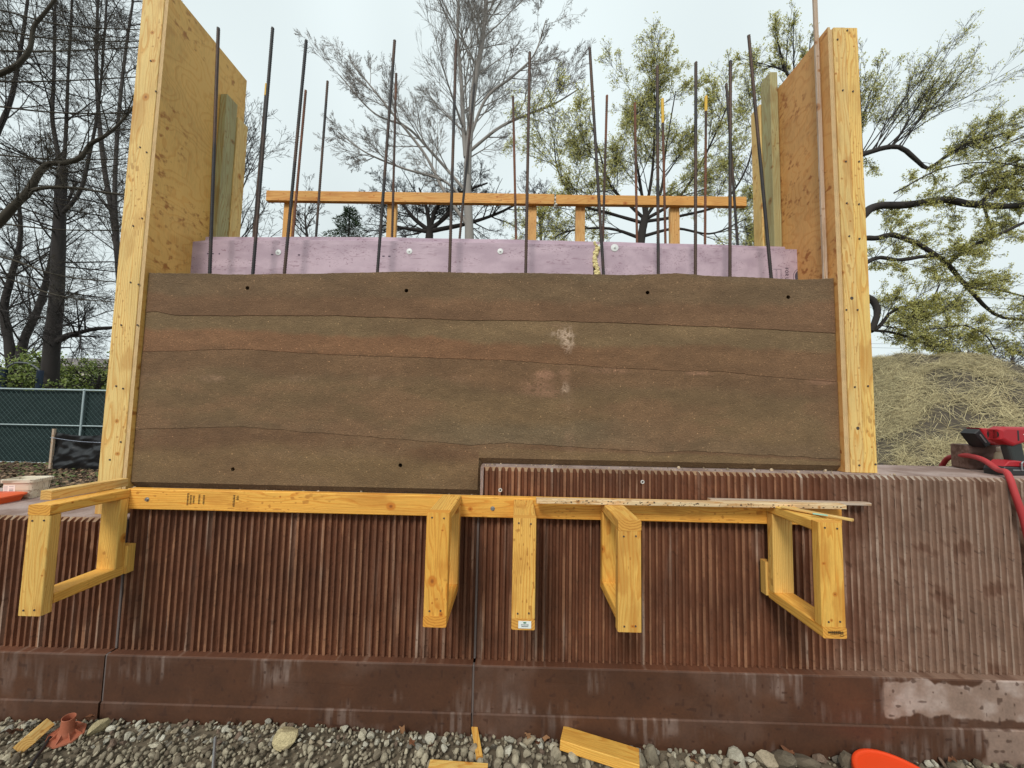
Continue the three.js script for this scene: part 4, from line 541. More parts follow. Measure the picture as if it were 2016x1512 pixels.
// ---------- left background: fences, leaf litter, playground bar, house ----------
{ const z = -7.63, x0 = onZ(-420, 780, z).x, x1 = onZ(640, 780, z).x, yT = onZ(100, 767, z).y, yM = onZ(100, 837, z).y, yB = onZ(100, 911, z).y, gal = mat(S(176, 190, 192), { roughness: 0.45, metalness: 0.4 });
  const t = thing('chain_link_fence', 'chain link fence with galvanised rails and dark green privacy screen', 'fence');
  for (const [n, y, r] of [['top_rail', yT, 0.021], ['middle_rail', yM, 0.017], ['bottom_rail', yB, 0.017]]) part(n, new THREE.CylinderGeometry(r, r, x1 - x0, 10).rotateZ(Math.PI / 2), gal, t, [(x0 + x1) / 2, y, z + 0.04]);
  for (const px of [168, -75, -318, 412]) { const x = onZ(px, 800, z).x; part('post', new THREE.CylinderGeometry(0.023, 0.023, yT - GY, 12), gal, t, [x, (yT + GY) / 2, z + 0.055]); part('post_cap', new THREE.SphereGeometry(0.03, 12, 8), gal, t, [x, yT + 0.005, z + 0.055]); }
  const sc = new THREE.PlaneGeometry(x1 - x0, yT - yB - 0.03, 220, 40), p = sc.attributes.position; for (let k = 0; k < p.count; k++) p.setZ(k, 0.05 * (fbm(p.getX(k) * 1.5 + 40, p.getY(k) * 1.2 + 9, 220, 3) - 0.5) + 0.018 * (fbm(p.getX(k) * 4 + 40, p.getY(k) * 7 + 9, 221, 3) - 0.5)); sc.computeVertexNormals();
  part('privacy_screen', sc, mat(S(10, 36, 36), { roughness: 0.75, side: THREE.DoubleSide }), t, [(x0 + x1) / 2, (yT + yB) / 2 - 0.012, z - 0.03]);
  const gs = [], h = yT - yB, w = new THREE.CylinderGeometry(0.0028, 0.0028, h * Math.SQRT2, 3); for (const s of [1, -1]) for (let x = x0; x < x1 - h; x += 0.125) gs.push(w.clone().rotateZ(s * Math.PI / 4).translate(x + h / 2, (yT + yB) / 2, z + 0.006 * s)); part('chain_link', mergeGeometries(gs), mat(S(84, 108, 106), { roughness: 0.6 }), t).userData.kind = 'stuff';
}
{ const z = -6.75, A = onZ(103, 915, z), t = thing('silt_fence', 'black plastic silt fence on a wooden stake in front of the green screen', 'silt fence'), yt = onZ(103, 844, z).y, x1 = onZ(420, 880, z).x;
  board('stake', V(A.x, GY - 0.05, z + 0.03), V(A.x, yt, z + 0.03), 0.05, 0.045, X, GREYW, t); const h = yt - GY - 0.08, g = new THREE.PlaneGeometry(x1 - A.x, h, 90, 34), p = g.attributes.position; for (let k = 0; k < p.count; k++) { const x = p.getX(k), y = p.getY(k); p.setY(k, y - 0.07 * Math.sin(Math.PI * clamp((x + (x1 - A.x) / 2) / 1.4)) * (y / h + 0.5)); p.setZ(k, 0.12 * (fbm(x * 3 + y * 1.6 + 30, y * 4 - x * 1.5 + 30, 225, 3) - 0.5) + 0.03 * (fbm(x * 9 + y * 6 + 30, y * 9 - x * 6 + 30, 226, 2) - 0.5)); } g.computeVertexNormals();
  const fab = part('fabric', g, mat([0.012, 0.012, 0.014], { roughness: 0.32, side: THREE.DoubleSide }), t, [(A.x + x1) / 2, GY + h / 2 + 0.01, z]); part('cord', new THREE.TubeGeometry(new THREE.CatmullRomCurve3([V(-(x1 - A.x) / 2, h * 0.36, 0.09), V(-(x1 - A.x) / 2 + 0.7, h * 0.27, 0.09), V(0.4, h * 0.26, 0.09), V((x1 - A.x) / 2, h * 0.3, 0.09)]), 40, 0.006, 5), mat(S(150, 156, 170)), fab); }
{ const pos = []; const leaf = (() => geom([-0.5, 0, 0, 0, 0.12, -0.32, 0.5, 0, 0, 0, 0.12, 0.32], [0, 3, 1, 1, 3, 2]))(), N = 17000, im = new THREE.InstancedMesh(leaf, mat([1, 1, 1], { roughness: 0.9, side: THREE.DoubleSide }), N), M = new THREE.Matrix4(), q = new THREE.Quaternion(), c = new THREE.Color();
  for (let k = 0; k < N; k++) { const z = rr(-7.6, -3.2), x = rr(-13, -3.0); q.setFromEuler(new THREE.Euler(rr(-0.6, 0.6), R() * 6.3, rr(-0.6, 0.6))); const s = rr(0.04, 0.11); M.compose(V(x, GY + rr(0.005, 0.04), z), q, V(s, s, s)); im.setMatrixAt(k, M); const cc = R() < 0.16 ? S(92, 104, 58) : mix3(S(74, 56, 42), S(172, 140, 110), R() * R()); im.setColorAt(k, c.setRGB(...cc)); } im.name = 'leaf_litter'; shadows(im); scene.add(im); tag(im, 'fallen brown leaves covering the ground before the green fence', 'leaf litter', null, 'stuff'); }
{ const z = -11, blue = mat(S(24, 44, 70), { roughness: 0.5 }), a = onZ(7, 745, z), b = onZ(78, 745, z), t = thing('play_arch', 'dark blue playground posts joined by a curved bar behind the fence', 'play frame'); 
  const yb = onZ(7, 728, z).y; for (const x of [a.x, b.x]) part('post', new THREE.CylinderGeometry(0.085, 0.085, yb - GY, 16), blue, t, [x, (yb + GY) / 2, z]); const m = onZ(42, 714, z); part('curved_bar', new THREE.TubeGeometry(new THREE.CatmullRomCurve3([V(a.x, yb - 0.05, z), V(a.x + 0.1, yb + 0.1, z), V(lerp(a.x, m.x, 0.6), m.y - 0.02, z), m, V(lerp(b.x, m.x, 0.6), m.y - 0.03, z), V(b.x - 0.1, yb + 0.06, z), V(b.x, yb - 0.05, z)]), 40, 0.03, 8), mat(S(92, 96, 98), { roughness: 0.5 }), t); }
{ const z = -26, a = onZ(40, 760, z), b = onZ(330, 760, z), yt = onZ(120, 722, z).y, wm = mat(S(206, 198, 184)), t = thing('pale_house', 'pale low house half hidden by green trees beyond the fence', 'house', [a.x, GY, z]), w = b.x - a.x, h = yt - GY;
  part('wall', new THREE.BoxGeometry(w, h, 6), wm, t, [w / 2, h / 2, -3]); const rs = new THREE.Shape([new THREE.Vector2(-3.5, 0), new THREE.Vector2(3.5, 0), new THREE.Vector2(0, 1.0)]); part('roof', new THREE.ExtrudeGeometry(rs, { depth: w + 0.6, bevelEnabled: false }).rotateY(Math.PI / 2), mat(S(120, 112, 108)), t, [-0.3, h + 0.005, -3]);
  for (const x of [1.6, 3.6, 5.6, 7.4]) { const o = part('window', new THREE.BoxGeometry(0.9, 1.2, 0.08), mat(S(225, 222, 214)), t, [x, h - 1.1, 0.02]); part('pane', new THREE.BoxGeometry(0.76, 1.06, 0.04), mat([0.05, 0.06, 0.07], { roughness: 0.15 }), o, [0, 0, 0.03]); } }

// ---------- trees ----------
class Tubes { constructor() { this.p = []; this.n = []; this.i = []; }
  add(pts, rad, sides) { const p = this.p, nn = this.n, idx = this.i, b = p.length / 3, m = pts.length; let u = V(0, 0, 1);
    for (let j = 0; j < m; j++) { const d = (j < m - 1 ? pts[j + 1].clone().sub(pts[j]) : pts[j].clone().sub(pts[j - 1])).normalize(); if (Math.abs(d.dot(u)) > 0.95) u = V(1, 0, 0); const a = new THREE.Vector3().crossVectors(d, u).normalize(), c = new THREE.Vector3().crossVectors(a, d);
      for (let k = 0; k < sides; k++) { const t = k / sides * Math.PI * 2, x = Math.cos(t), y = Math.sin(t), nx = a.x * x + c.x * y, ny = a.y * x + c.y * y, nz = a.z * x + c.z * y; p.push(pts[j].x + nx * rad[j], pts[j].y + ny * rad[j], pts[j].z + nz * rad[j]); nn.push(nx, ny, nz); } }
    for (let j = 0; j < m - 1; j++) for (let k = 0; k < sides; k++) { const q = b + j * sides + k, r = b + j * sides + (k + 1) % sides; idx.push(q, q + sides, r, r, q + sides, r + sides); } }
  geo() { const g = new THREE.BufferGeometry(); g.setAttribute('position', new THREE.Float32BufferAttribute(this.p, 3)); g.setAttribute('normal', new THREE.Float32BufferAttribute(this.n, 3)); g.setIndex(this.i); return g; } }
const rndDir = () => V(rr(-1, 1), rr(-1, 1), rr(-1, 1)).normalize();
function grow(T, start, dir, len, r, lvl, o) {        // a wandering tapered shoot with shoots of its own
  if (lvl === o.kids.length) { const d = dir.clone(); d.y += o.up[Math.min(lvl, o.up.length - 1)] * 2; d.normalize(); T.shoots.push([start, d, len, Math.max(r, o.min)]); T.tips.push([start.clone().addScaledVector(d, len), d], [start.clone().addScaledVector(d, len * 0.6), d]); return; }
  const n = [6, 4, 3, 2][Math.min(lvl, 3)], pts = [start.clone()], rad = [Math.max(r, o.min)], d = dir.clone(), ds = [d.clone()];
  for (let k = 1; k <= n; k++) { d.addScaledVector(rndDir(), o.wig[Math.min(lvl, o.wig.length - 1)]); d.y += o.up[Math.min(lvl, o.up.length - 1)]; if (o.wind) d.addScaledVector(o.wind, 0.06); d.normalize(); pts.push(pts[k - 1].clone().addScaledVector(d, len / n)); rad.push(Math.max(lerp(r, r * 0.28, k / n), o.min)); ds.push(d.clone()); }
  (lvl <= o.trunkLvl ? T.trunk : T.twig).add(pts, rad, r > o.min * 4 ? 5 : 3);
  if (lvl < o.kids.length) { const kids = Math.round(o.kids[lvl] * rr(0.8, 1.2)); for (let k = 0; k < kids; k++) { const t = rr(o.from ?? 0.18, 1), j = Math.min(n - 1, Math.floor(t * n)), f = t * n - j, q = pts[j].clone().lerp(pts[j + 1], f), ax = new THREE.Vector3().crossVectors(ds[j], rndDir()).normalize(), c = ds[j].clone().applyAxisAngle(ax, o.ang[Math.min(lvl, o.ang.length - 1)] * rr(0.65, 1.3)); grow(T, q, c, len * o.ratio[Math.min(lvl, o.ratio.length - 1)] * rr(0.65, 1.2) * (1.12 - 0.45 * t), lerp(r, r * 0.28, t) * 0.6, lvl + 1, o); } }
  T.tips.push([pts[n], d.clone()]);
}
function limb(T, px, z, r0, r1, o, kids) {            // a limb followed through points of the photograph at the tree's distance [x, y, dz]
  const c = new THREE.CatmullRomCurve3(px.map(([x, y, dz = 0]) => onZ(x, y, z + dz))), L = c.getLength(), m = Math.max(10, Math.round(L / 0.25)), k = (camera.position.z - z) / FOCAL, pts = [], rad = [];
  for (let j = 0; j <= m; j++) { pts.push(c.getPoint(j / m)); rad.push(lerp(r0, r1, j / m) * k * (1 + 0.16 * (noise(j * 0.8, r0, 230) - 0.5))); }
  T.trunk.add(pts, rad, 8);
  if (kids) for (let j = 0; j < kids.n; j++) { const t = rr(kids.from ?? 0.1, kids.to ?? 1), q = c.getPoint(t), tg = c.getTangent(t); let dir; if (kids.dir) dir = kids.dir.clone().addScaledVector(rndDir(), kids.spread ?? 0.35).normalize(); else { const ax = new THREE.Vector3().crossVectors(tg, rndDir()).normalize(); dir = tg.clone().applyAxisAngle(ax, (kids.ang ?? 0.9) * rr(0.7, 1.25)); if (kids.flat) { dir.y = dir.y * 0.3 + kids.flat; dir.normalize(); } }
    grow(T, q, dir, kids.len * rr(0.6, 1.2) * (kids.shrink ? 1.15 - kids.shrink * t : 1), Math.min(lerp(r0, r1, t) * k * 0.5, kids.r ?? 9), kids.lvl ?? 0, o); }
}
const barkMap = tex(256, 256, (u, v) => { const a = fbm(u * 20, v * 6, 240, 4, 20, 6), k = 0.6 + 0.8 * a; return [k, k, k]; });
function newTree() { return { trunk: new Tubes(), twig: new Tubes(), tips: [], shoots: [] }; }
const shootGeo = (() => { const t = new Tubes(); t.add([V(0, 0, 0), V(0.05, 0.5, 0), V(0, 1, 0)], [1, 0.8, 0.45], 3); return t.geo(); })(), leafGeo = geom([0, 0, 0, 0.42, 0.5, 0.06, 0, 1, 0, -0.42, 0.5, 0.06], [0, 1, 2, 0, 2, 3]);
let copies = 0;
function plant(T, name, label, m, leaves, group) {
  const t = thing(name, label, 'tree', [0, 0, 0], group); part('trunk', T.trunk.geo(), m, t); part('crown', T.twig.geo(), m, t);
  const M = new THREE.Matrix4(), q = new THREE.Quaternion(), c = new THREE.Color();
  if (T.shoots.length) { const im = new THREE.InstancedMesh(shootGeo, m, T.shoots.length); T.shoots.forEach(([p, d, l, r], i) => { q.setFromUnitVectors(Y, d); M.compose(p, q, V(r, l, r)); im.setMatrixAt(i, M); }); im.name = 'twigs'; im.userData.kind = 'stuff'; shadows(im); t.add(im); copies += T.shoots.length; }
  if (leaves) { const spots = []; for (const [p] of T.tips) if (R() < leaves.p) for (let k = 0; k < leaves.n; k++) spots.push(p.clone().addScaledVector(rndDir(), leaves.spread * R()));
    const im = new THREE.InstancedMesh(leafGeo, leafM, spots.length); spots.forEach((p, i) => { const s = leaves.size * rr(0.6, 1.3), cc = mix3(leaves.c0, leaves.c1, R()); q.setFromUnitVectors(Y, rndDir()); M.compose(p, q, V(s, s, s)); im.setMatrixAt(i, M); im.setColorAt(i, c.setRGB(...cc)); }); im.name = 'foliage'; im.userData.kind = 'stuff'; shadows(im); t.add(im); copies += spots.length; }
  return t; }
const leafM = new THREE.MeshPhysicalMaterial({ roughness: 0.8, transmission: 0.6, thickness: 0, side: THREE.DoubleSide });
const darkBark = mat(S(52, 47, 45), { roughness: 0.95 }), brownBark = mat(S(70, 64, 62), { roughness: 0.95 }), greyBark = mat(S(148, 142, 137), { roughness: 0.9 }), mossBark = mat(S(68, 62, 52), { roughness: 0.95 });
{ // straight dark oak behind the fence
  const T = newTree(), z = -11.5, o = { min: 0.0042, wig: [0.09, 0.12, 0.13], up: [-0.012, 0.015, 0.02], kids: [9, 6, 4], ang: [0.85, 0.8, 0.8], ratio: [0.42, 0.5, 0.55], trunkLvl: -1 };
  limb(T, [[96, 900], [98, 760], [103, 670], [111, 593], [116, 464], [120, 371], [124, 330]], z, 14.5, 7.5, o, { n: 30, from: 0.3, len: 3.6, flat: 0.08, ang: 1.4, r: 0.03 });
  limb(T, [[122, 345], [112, 290], [103, 232], [106, 155], [108, 50], [110, -60]], z, 4.4, 1.8, o, { n: 15, len: 3.0, flat: 0.2, ang: 1.2, r: 0.026 });
  limb(T, [[124, 340], [128, 290], [131, 232], [134, 150], [140, 40], [144, -60]], z, 3.6, 1.6, o, { n: 12, len: 2.8, flat: 0.2, ang: 1.2, r: 0.026 });
  limb(T, [[122, 420], [140, 402], [160, 371], [175, 309], [188, 247], [196, 190], [205, 80], [212, -30]], z, 4, 1.6, o, { n: 13, len: 2.4, flat: 0.2, ang: 1.1, r: 0.024 });
  limb(T, [[112, 672], [135, 660], [155, 655], [185, 648], [222, 645]], z, 6, 3, o, { n: 8, len: 1.6, r: 0.03 });
  plant(T, 'oak_tree', 'dark straight trunked bare oak standing just behind the chain link fence', darkBark); }
{ // near overhanging limbs; the stem stands beyond the picture's edge
  const T = newTree(), z = -6.3, o = { min: 0.0025, wig: [0.10, 0.13, 0.14], up: [-0.01, 0.015, 0.02], kids: [7, 5, 4], ang: [0.8, 0.8, 0.8], ratio: [0.45, 0.5, 0.5], trunkLvl: -1 };
  limb(T, [[-330, 1000], [-325, 800], [-310, 600], [-290, 400], [-280, 200]], z, 26, 14, o);
  limb(T, [[-310, 640], [-200, 580], [-100, 520], [-10, 446], [31, 402], [57, 376], [77, 340], [98, 322], [129, 321], [160, 309], [178, 284], [206, 268], [232, 247], [268, 203]], z, 9.5, 1.9, o, { n: 24, from: 0.3, len: 1.5, ang: 0.85, r: 0.013 });
  limb(T, [[57, 376], [93, 369], [155, 371], [200, 378], [250, 384]], z, 3.8, 1.8, o, { n: 9, len: 1.0, ang: 0.8, r: 0.009 });
  limb(T, [[-285, 260], [-150, 215], [-5, 148], [36, 126], [59, 95], [67, 52], [88, 26], [118, -14]], z, 6, 2.6, o, { n: 15, from: 0.3, len: 1.2, ang: 0.8, r: 0.010 });
  for (const [y0, y1] of [[60, 82], [100, 92], [160, 150], [210, 222], [305, 312], [440, 452], [505, 560], [545, 600], [20, 60]]) limb(T, [[-280, y0 - 30], [-120, y0 - 16], [0, y0], [120, lerp(y0, y1, 0.6) + 5], [300, y1]], z - rr(0, 1.6), 2.6, 0.9, o, { n: 9, from: 0.3, len: 0.9, ang: 0.75, r: 0.007, flat: 0.05 });
  plant(T, 'overhanging_tree', 'mossy thick limbs and long level branches reaching in from a tree beyond the fence', mossBark); }
{ const T = newTree(), z = -17, o = { min: 0.0055, wig: [0.08, 0.1, 0.12], up: [0.06, 0.06, 0.04], kids: [9, 6, 4], ang: [0.65, 0.7, 0.7], ratio: [0.42, 0.5, 0.55], trunkLvl: -1 };
  limb(T, [[240, 820], [238, 600], [226, 450], [206, 335], [193, 206], [190, 100], [195, -60]], z, 6.5, 2, o, { n: 28, from: 0.25, len: 4.0, ang: 0.75, r: 0.03 });
  limb(T, [[230, 480], [226, 380], [232, 250], [245, 120], [262, 0]], z, 4.5, 2, o, { n: 12, len: 3, ang: 0.7, r: 0.028 });
  plant(T, 'bare_tree', 'slender grey bare tree close behind the left bulkhead post', brownBark, null, 'bare trees beyond the fence'); }
{ const T = newTree(), z = -15, o = { min: 0.0052, wig: [0.14, 0.2, 0.25], up: [0.03, 0.03, 0.04], kids: [8, 5, 4], ang: [0.7, 0.75, 0.8], ratio: [0.42, 0.5, 0.5], trunkLvl: -1 };
  limb(T, [[30, 820], [20, 690], [8, 608], [22, 546], [40, 470], [36, 380]], z, 9, 2.5, o, { n: 18, len: 3, ang: 0.8, r: 0.04 }); limb(T, [[32, 780], [46, 675], [77, 603], [98, 526], [112, 450], [150, 360]], z, 8, 2.2, o, { n: 20, len: 3, ang: 0.8, r: 0.04 }); limb(T, [[-60, 500], [-20, 300], [20, 200], [40, 100], [60, -40]], z, 6, 2.2, o, { n: 16, len: 3.2, ang: 0.9, r: 0.03 }); limb(T, [[-10, 760], [-60, 500]], z, 9, 6, o);
  plant(T, 'forked_tree', 'forked dark bare tree behind the curved playground bar', darkBark, null, 'bare trees beyond the fence'); }
{ // low green trees
  for (const [x, y, label, z] of [[20, 740, 'low spreading tree in fresh green leaf behind the playground posts', -13], [185, 735, 'low spreading tree in fresh green leaf between the dark oak and the bulkhead', -13.5]]) { const T = newTree(), o = { min: 0.012, wig: [0.14, 0.18, 0.22], up: [0.01, 0.0, 0.0], kids: [7, 6, 4], ang: [0.7, 0.7, 0.8], ratio: [0.5, 0.5, 0.5], trunkLvl: -1 };
    limb(T, [[x, 860], [x + 2, 800], [x + 6, 765], [x + 12, 738]], z, 4, 2, o, { n: 20, from: 0.3, len: 2.3, ang: 1.4, flat: -0.02, r: 0.03 }); plant(T, 'green_tree', label, darkBark, { p: 0.5, n: 3, spread: 0.2, size: 0.09, c0: S(116, 140, 56), c1: S(172, 186, 90) }, 'low green trees beyond the fence'); } }
{ // pale grey tree in the middle
  const T = newTree(), z = -20, o = { min: 0.0066, wig: [0.07, 0.12, 0.12], up: [0.03, 0.06, 0.06], kids: [11, 7, 5], ang: [0.55, 0.6, 0.7], ratio: [0.48, 0.45, 0.42], trunkLvl: -1, from: 0.28 };
  limb(T, [[924, 760], [924, 465], [920, 365], [924, 271], [934, 167], [948, 90], [955, 31], [960, -80]], z, 10, 3.5, o, { n: 30, from: 0.3, len: 7.0, ang: 0.78, r: 0.045, shrink: 0.7 });
  limb(T, [[917, 310], [912, 240], [908, 156], [901, 69], [905, -40]], z, 5, 2.4, o, { n: 16, len: 4.8, ang: 0.75, r: 0.045, shrink: 0.5 });
  limb(T, [[918, 440], [875, 378], [837, 305], [775, 226], [730, 170], [690, 120]], z, 4, 1.2, o, { n: 12, len: 2.6, ang: 0.6, r: 0.04 });
  limb(T, [[920, 380], [850, 300], [800, 250], [740, 225], [670, 150]], z, 3.4, 1.2, o, { n: 12, len: 2.6, ang: 0.6, r: 0.04 });
  limb(T, [[922, 300], [985, 250], [1040, 225], [1090, 205], [1140, 175]], z, 3.4, 1.2, o, { n: 11, len: 2.4, ang: 0.6, r: 0.04 });
  limb(T, [[925, 270], [960, 190], [1010, 150], [1050, 110], [1075, 40]], z, 3.4, 1.2, o, { n: 11, len: 2.4, ang: 0.6, r: 0.04 });
  limb(T, [[917, 400], [880, 360], [790, 330], [720, 300], [665, 260]], z, 3, 1.1, o, { n: 12, len: 2.2, ang: 0.6, r: 0.035 });
  plant(T, 'grey_barked_tree', 'tall bare tree with pale grey bark rising behind the orange railing', greyBark); }
{ const T = newTree(), z = -24, o = { min: 0.0078, wig: [0.2, 0.24, 0.26], up: [0.02, 0.02, 0.02], kids: [8, 6, 4], ang: [0.8, 0.8, 0.9], ratio: [0.45, 0.5, 0.5], trunkLvl: -1 };
  limb(T, [[846, 780], [845, 470], [847, 450]], z, 9, 7, o); for (const q of [[[846, 455], [815, 430], [790, 400], [765, 385]], [[847, 452], [880, 425], [900, 400], [930, 385]], [[846, 452], [840, 410], [825, 370]], [[848, 455], [920, 440], [980, 420], [1030, 395]], [[847, 456], [800, 450], [760, 440]], [[846, 452], [866, 400], [960, 360]]]) limb(T, q, z, 5, 1.6, o, { n: 13, len: 2.6, ang: 0.8, r: 0.05 });
  plant(T, 'gnarled_tree', 'low dark gnarled bare tree behind the trunk of the pale grey tree', darkBark); }
const budLeaf = { p: 0.5, n: 2, spread: 0.11, size: 0.07, c0: S(186, 186, 98), c1: S(230, 222, 138) };
{ // budding maple right of centre
  const T = newTree(), z = -13, o = { min: 0.0042, wig: [0.10, 0.12, 0.14], up: [0.02, 0.04, 0.05], kids: [10, 7, 4], ang: [0.65, 0.7, 0.75], ratio: [0.42, 0.48, 0.5], trunkLvl: -1 };
  limb(T, [[1255, 780], [1262, 475], [1270, 425]], z, 9, 7.5, o);
  for (const q of [[[1270, 432], [1235, 400], [1205, 370], [1180, 300], [1160, 230]], [[1270, 430], [1262, 370], [1250, 290], [1255, 200]], [[1270, 430], [1300, 380], [1310, 300], [1330, 180]], [[1271, 432], [1330, 395], [1370, 340], [1410, 260], [1440, 190]], [[1270, 440], [1200, 420], [1140, 400], [1100, 340], [1090, 280]], [[1270, 436], [1340, 425], [1420, 400], [1470, 330], [1490, 230]], [[1264, 470], [1200, 450], [1120, 455], [1085, 470]], [[1266, 465], [1330, 450], [1400, 460], [1470, 430]], [[1270, 430], [1285, 330], [1290, 220], [1295, 160]]]) limb(T, q, z, 3.6, 1.0, o, { n: 13, from: 0.15, len: 2.2, ang: 0.75, r: 0.02 });
  plant(T, 'maple_tree', 'budding yellow green tree behind the right half of the orange railing', darkBark, { ...budLeaf, p: 0.44, n: 2, spread: 0.13, size: 0.05 }, 'budding trees'); }
{ // budding maple at the right with long level limbs
  const T = newTree(), z = -9, o = { min: 0.0028, wig: [0.10, 0.15, 0.2], up: [0.03, 0.03, 0.03], kids: [8, 6, 4], ang: [0.55, 0.65, 0.7], ratio: [0.42, 0.48, 0.5], trunkLvl: -1, from: 0.25 }, k1 = { n: 14, len: 0.95, ang: 0.8, r: 0.010 };
  limb(T, [[1612, 1000], [1616, 760], [1620, 560], [1630, 430], [1640, 340], [1645, 300]], z, 20, 12, o);
  limb(T, [[1640, 340], [1668, 318], [1696, 305], [1717, 298], [1746, 290], [1774, 291], [1803, 314], [1824, 331], [1838, 326], [1865, 305], [1910, 280], [1980, 262], [2040, 240]], z, 6.2, 1.4, o, { ...k1, n: 10 });
  const fan = V(0.62, 0.75, 0), of = { ...o, wig: [0.045, 0.10, 0.16], up: [0.0, 0.02, 0.03], kids: [9, 6, 4], ang: [0.4, 0.55, 0.7], ratio: [0.34, 0.45, 0.5] };
  limb(T, [[1690, 307], [1717, 298], [1746, 290], [1774, 291]], z, 3, 3, of, { n: 17, from: 0, len: 3.3, dir: fan, spread: 0.28, r: 0.018 });
  limb(T, [[1645, 320], [1680, 300], [1700, 300]], z, 4, 3, of, { n: 10, from: 0, len: 2.7, dir: V(0.3, 0.9, 0), spread: 0.3, r: 0.018 });
  limb(T, [[1824, 331], [1838, 326], [1865, 305], [1910, 280]], z, 2, 2, of, { n: 9, from: 0, len: 2.2, dir: V(0.85, 0.45, 0), spread: 0.22, r: 0.02 });
  limb(T, [[1640, 330], [1600, 250], [1570, 180], [1540, 130]], z - 0.5, 6, 2, of, { n: 16, from: 0.2, len: 1.6, dir: V(-0.3, 0.8, 0), spread: 0.5, r: 0.024 });
  limb(T, [[1622, 520], [1668, 450], [1700, 424], [1712, 412], [1731, 405], [1779, 404], [1822, 398], [1865, 393], [1898, 400], [1936, 404], [1988, 406], [2060, 396]], z, 8.5, 5.5, o, { ...k1, n: 22, from: 0.3 });
  limb(T, [[1931, 400], [1950, 381], [1974, 369], [2040, 376]], z, 4.5, 3, o, k1);
  limb(T, [[1622, 540], [1680, 478], [1703, 469], [1727, 469], [1755, 462], [1779, 469], [1808, 481], [1836, 498], [1865, 519], [1889, 548], [1917, 579], [1941, 605], [1970, 624], [2050, 632]], z, 6.2, 2.4, o, { ...k1, n: 26, from: 0.25 });
  limb(T, [[1865, 519], [1898, 495], [1936, 474], [1965, 462], [2050, 422]], z, 4.5, 2.5, o, { ...k1, n: 14 });
  limb(T, [[1620, 580], [1680, 530], [1705, 517], [1731, 507], [1770, 512], [1817, 505], [1846, 505], [1865, 519]], z, 4.6, 3, o, { ...k1, n: 16, from: 0.3 });
  limb(T, [[1889, 548], [1920, 568], [1960, 570], [2040, 590]], z, 2.6, 1.4, o, { ...k1, n: 10 });
  limb(T, [[1618, 640], [1680, 585], [1710, 586], [1724, 600], [1727, 619], [1715, 652]], z, 7.5, 5, o); limb(T, [[1715, 652], [1731, 643], [1755, 614], [1784, 605], [1827, 593], [1880, 585]], z, 4, 1.2, o, { ...k1, n: 26, len: 1.1 }); limb(T, [[1715, 650], [1760, 655], [1810, 672], [1880, 690]], z, 3, 1.1, o, { ...k1, n: 18 }); limb(T, [[1936, 404], [1948, 440], [1955, 465]], z, 2.2, 1.6, o, { ...k1, n: 4 });
  for (const q of [[[1940, 300], [2060, 250]], [[1900, 350], [2060, 300]], [[1760, 380], [1860, 330], [1960, 320], [2060, 340]], [[1730, 640], [1800, 650], [1900, 640]], [[1850, 560], [1830, 600], [1790, 640]], [[1900, 640], [1940, 660], [1960, 690]]]) limb(T, q, z + 0.3, 1.4, 0.9, o, { ...k1, n: 14, len: 1.0 });
  plant(T, 'maple_tree', 'budding tree with long level dark limbs, its trunk behind the orange bulkhead', darkBark, { ...budLeaf, p: 0.34, n: 2, spread: 0.08, size: 0.038 }, 'budding trees'); }
{ // little bare trees and shrubs seen past the left bulkhead
  const o = { min: 0.0078, wig: [0.12, 0.18, 0.2], up: [0.05, 0.05, 0.05], kids: [8, 5, 2], ang: [0.6, 0.7, 0.7], ratio: [0.42, 0.5, 0.5], trunkLvl: -1 };
  for (const [x, y, n, l, z, label] of [[462, 200, 26, 3.4, -18, 'bare tree with fine grey twigs showing just past the left bulkhead'], [600, 420, 16, 1.8, -22, 'small bare tree showing under the orange railing near its end'], [1060, 380, 18, 2.4, -24, 'bare twiggy tree between the grey barked tree and the budding one'], [1490, 330, 16, 2.2, -20, 'bare twiggy tree showing beside the right bulkhead cleat']]) { const T = newTree(); limb(T, [[x, 800], [x + 3, 560], [x + 5, 470], [x + 2, lerp(470, y, 0.5)], [x, y]], z, 4, 1.5, o, { n, from: 0.35, len: l, ang: 0.75, r: 0.04 }); plant(T, 'slight_tree', label, brownBark, null, 'small bare trees'); } }
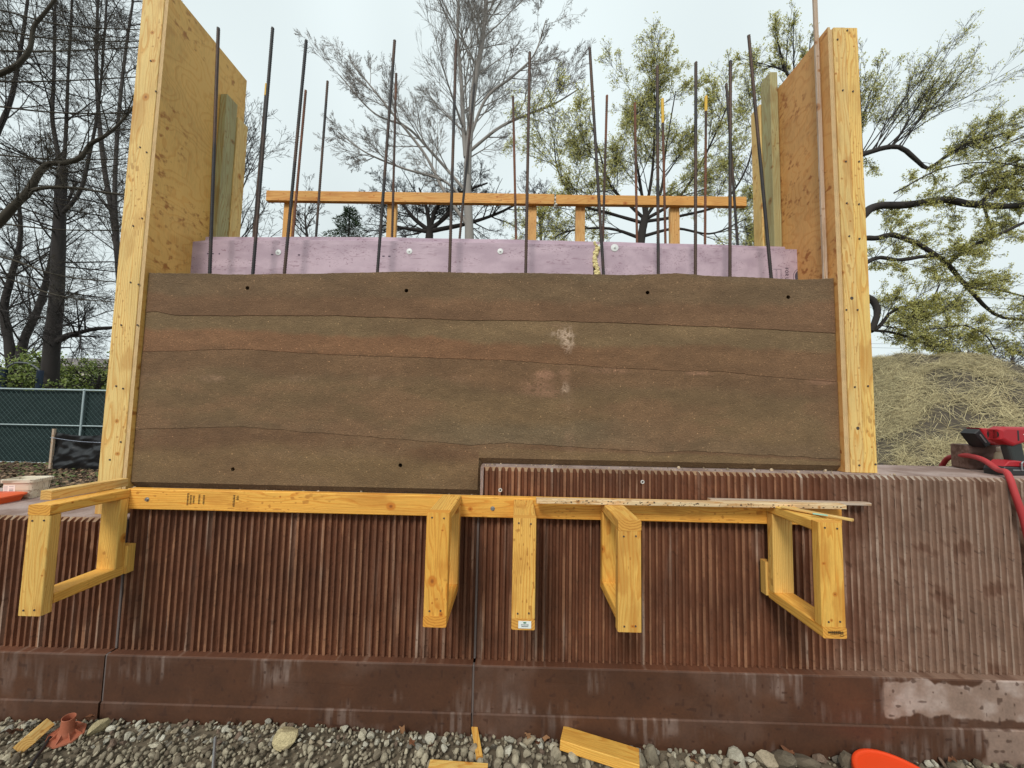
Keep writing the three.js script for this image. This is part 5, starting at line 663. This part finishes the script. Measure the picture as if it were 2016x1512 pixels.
{ // conifer
  const z = -26, c = onZ(686, 470, z), top = onZ(686, 408, z).y, t = thing('conifer', 'dark green conifer showing above the foam between two rail posts', 'tree'), pos = [], idx = [], col = [], h = top - GY; part('trunk', new THREE.CylinderGeometry(0.05, 0.22, h, 8), darkBark, t, [c.x, GY + h / 2, z]);
  for (let k = 0; k < 26000; k++) { const u = Math.pow(R(), 0.8), a = R() * 6.28, lay = 0.75 + 0.25 * Math.sin(u * 60 + a), rad = Math.min(3, 0.45 + 8 * u) * Math.sqrt(R()) * lay, p = V(c.x + rad * Math.cos(a), top - u * h * 0.75 - 0.15 * rad, z + rad * Math.sin(a)), d = V(Math.cos(a), rr(-0.3, 0.5), Math.sin(a)).addScaledVector(rndDir(), 0.6).normalize(), b = new THREE.Vector3().crossVectors(d, rndDir()).normalize(), l = rr(0.1, 0.24), n = pos.length / 3; for (const v of [p.clone().addScaledVector(b, 0.03), p.clone().addScaledVector(b, -0.03), p.clone().addScaledVector(d, l)]) pos.push(v.x, v.y, v.z); idx.push(n, n + 1, n + 2); const q = mix3(S(34, 52, 30), S(66, 88, 50), R()); for (let j = 0; j < 3; j++) col.push(...q); }
  part('crown', geom(pos, idx, null, col), mat(null, { vertexColors: true, side: THREE.DoubleSide, roughness: 0.9 }), t); }
{ // far trees beyond the mound, and the wires
  const o = { min: 0.013, wig: [0.14, 0.2, 0.2], up: [0.04, 0.04, 0.04], kids: [6, 4, 2], ang: [0.7, 0.7, 0.7], ratio: [0.42, 0.5, 0.5], trunkLvl: -1 };
  [1905, 1950, 1992, 2030].forEach((x, i) => { const T = newTree(), z = -36 - i; limb(T, [[x, 800], [x, 730], [x + 2, 690 + (i % 2) * 8]], z, 3, 1.5, o, { n: 16, from: 0.3, len: 2.3, ang: 0.9, r: 0.06 }); plant(T, 'far_tree', 'small hazy bare tree far off beyond the crest of the straw mound', brownBark, null, 'far trees beyond the mound'); });
  [[1880, 679, 2016, 681, 'upper'], [1880, 688, 2016, 691, 'lower']].forEach(([a, b, c, d, w]) => { const A = onZ(a, b, -32), B = onZ(c, d, -32), e = B.clone().sub(A); solo('overhead_wire', new THREE.TubeGeometry(new THREE.LineCurve3(A.clone().addScaledVector(e, -3.5), B.clone().addScaledVector(e, 4)), 2, 0.012, 5), mat([0.08, 0.08, 0.09]), w + ' thin overhead wire crossing the sky above the straw mound', 'wire', 'overhead wires'); }); }

scene.traverse((o) => { if (o.isMesh && !o.isInstancedMesh && !o.name) o.name = 'piece'; });
renderer.render(scene, camera);
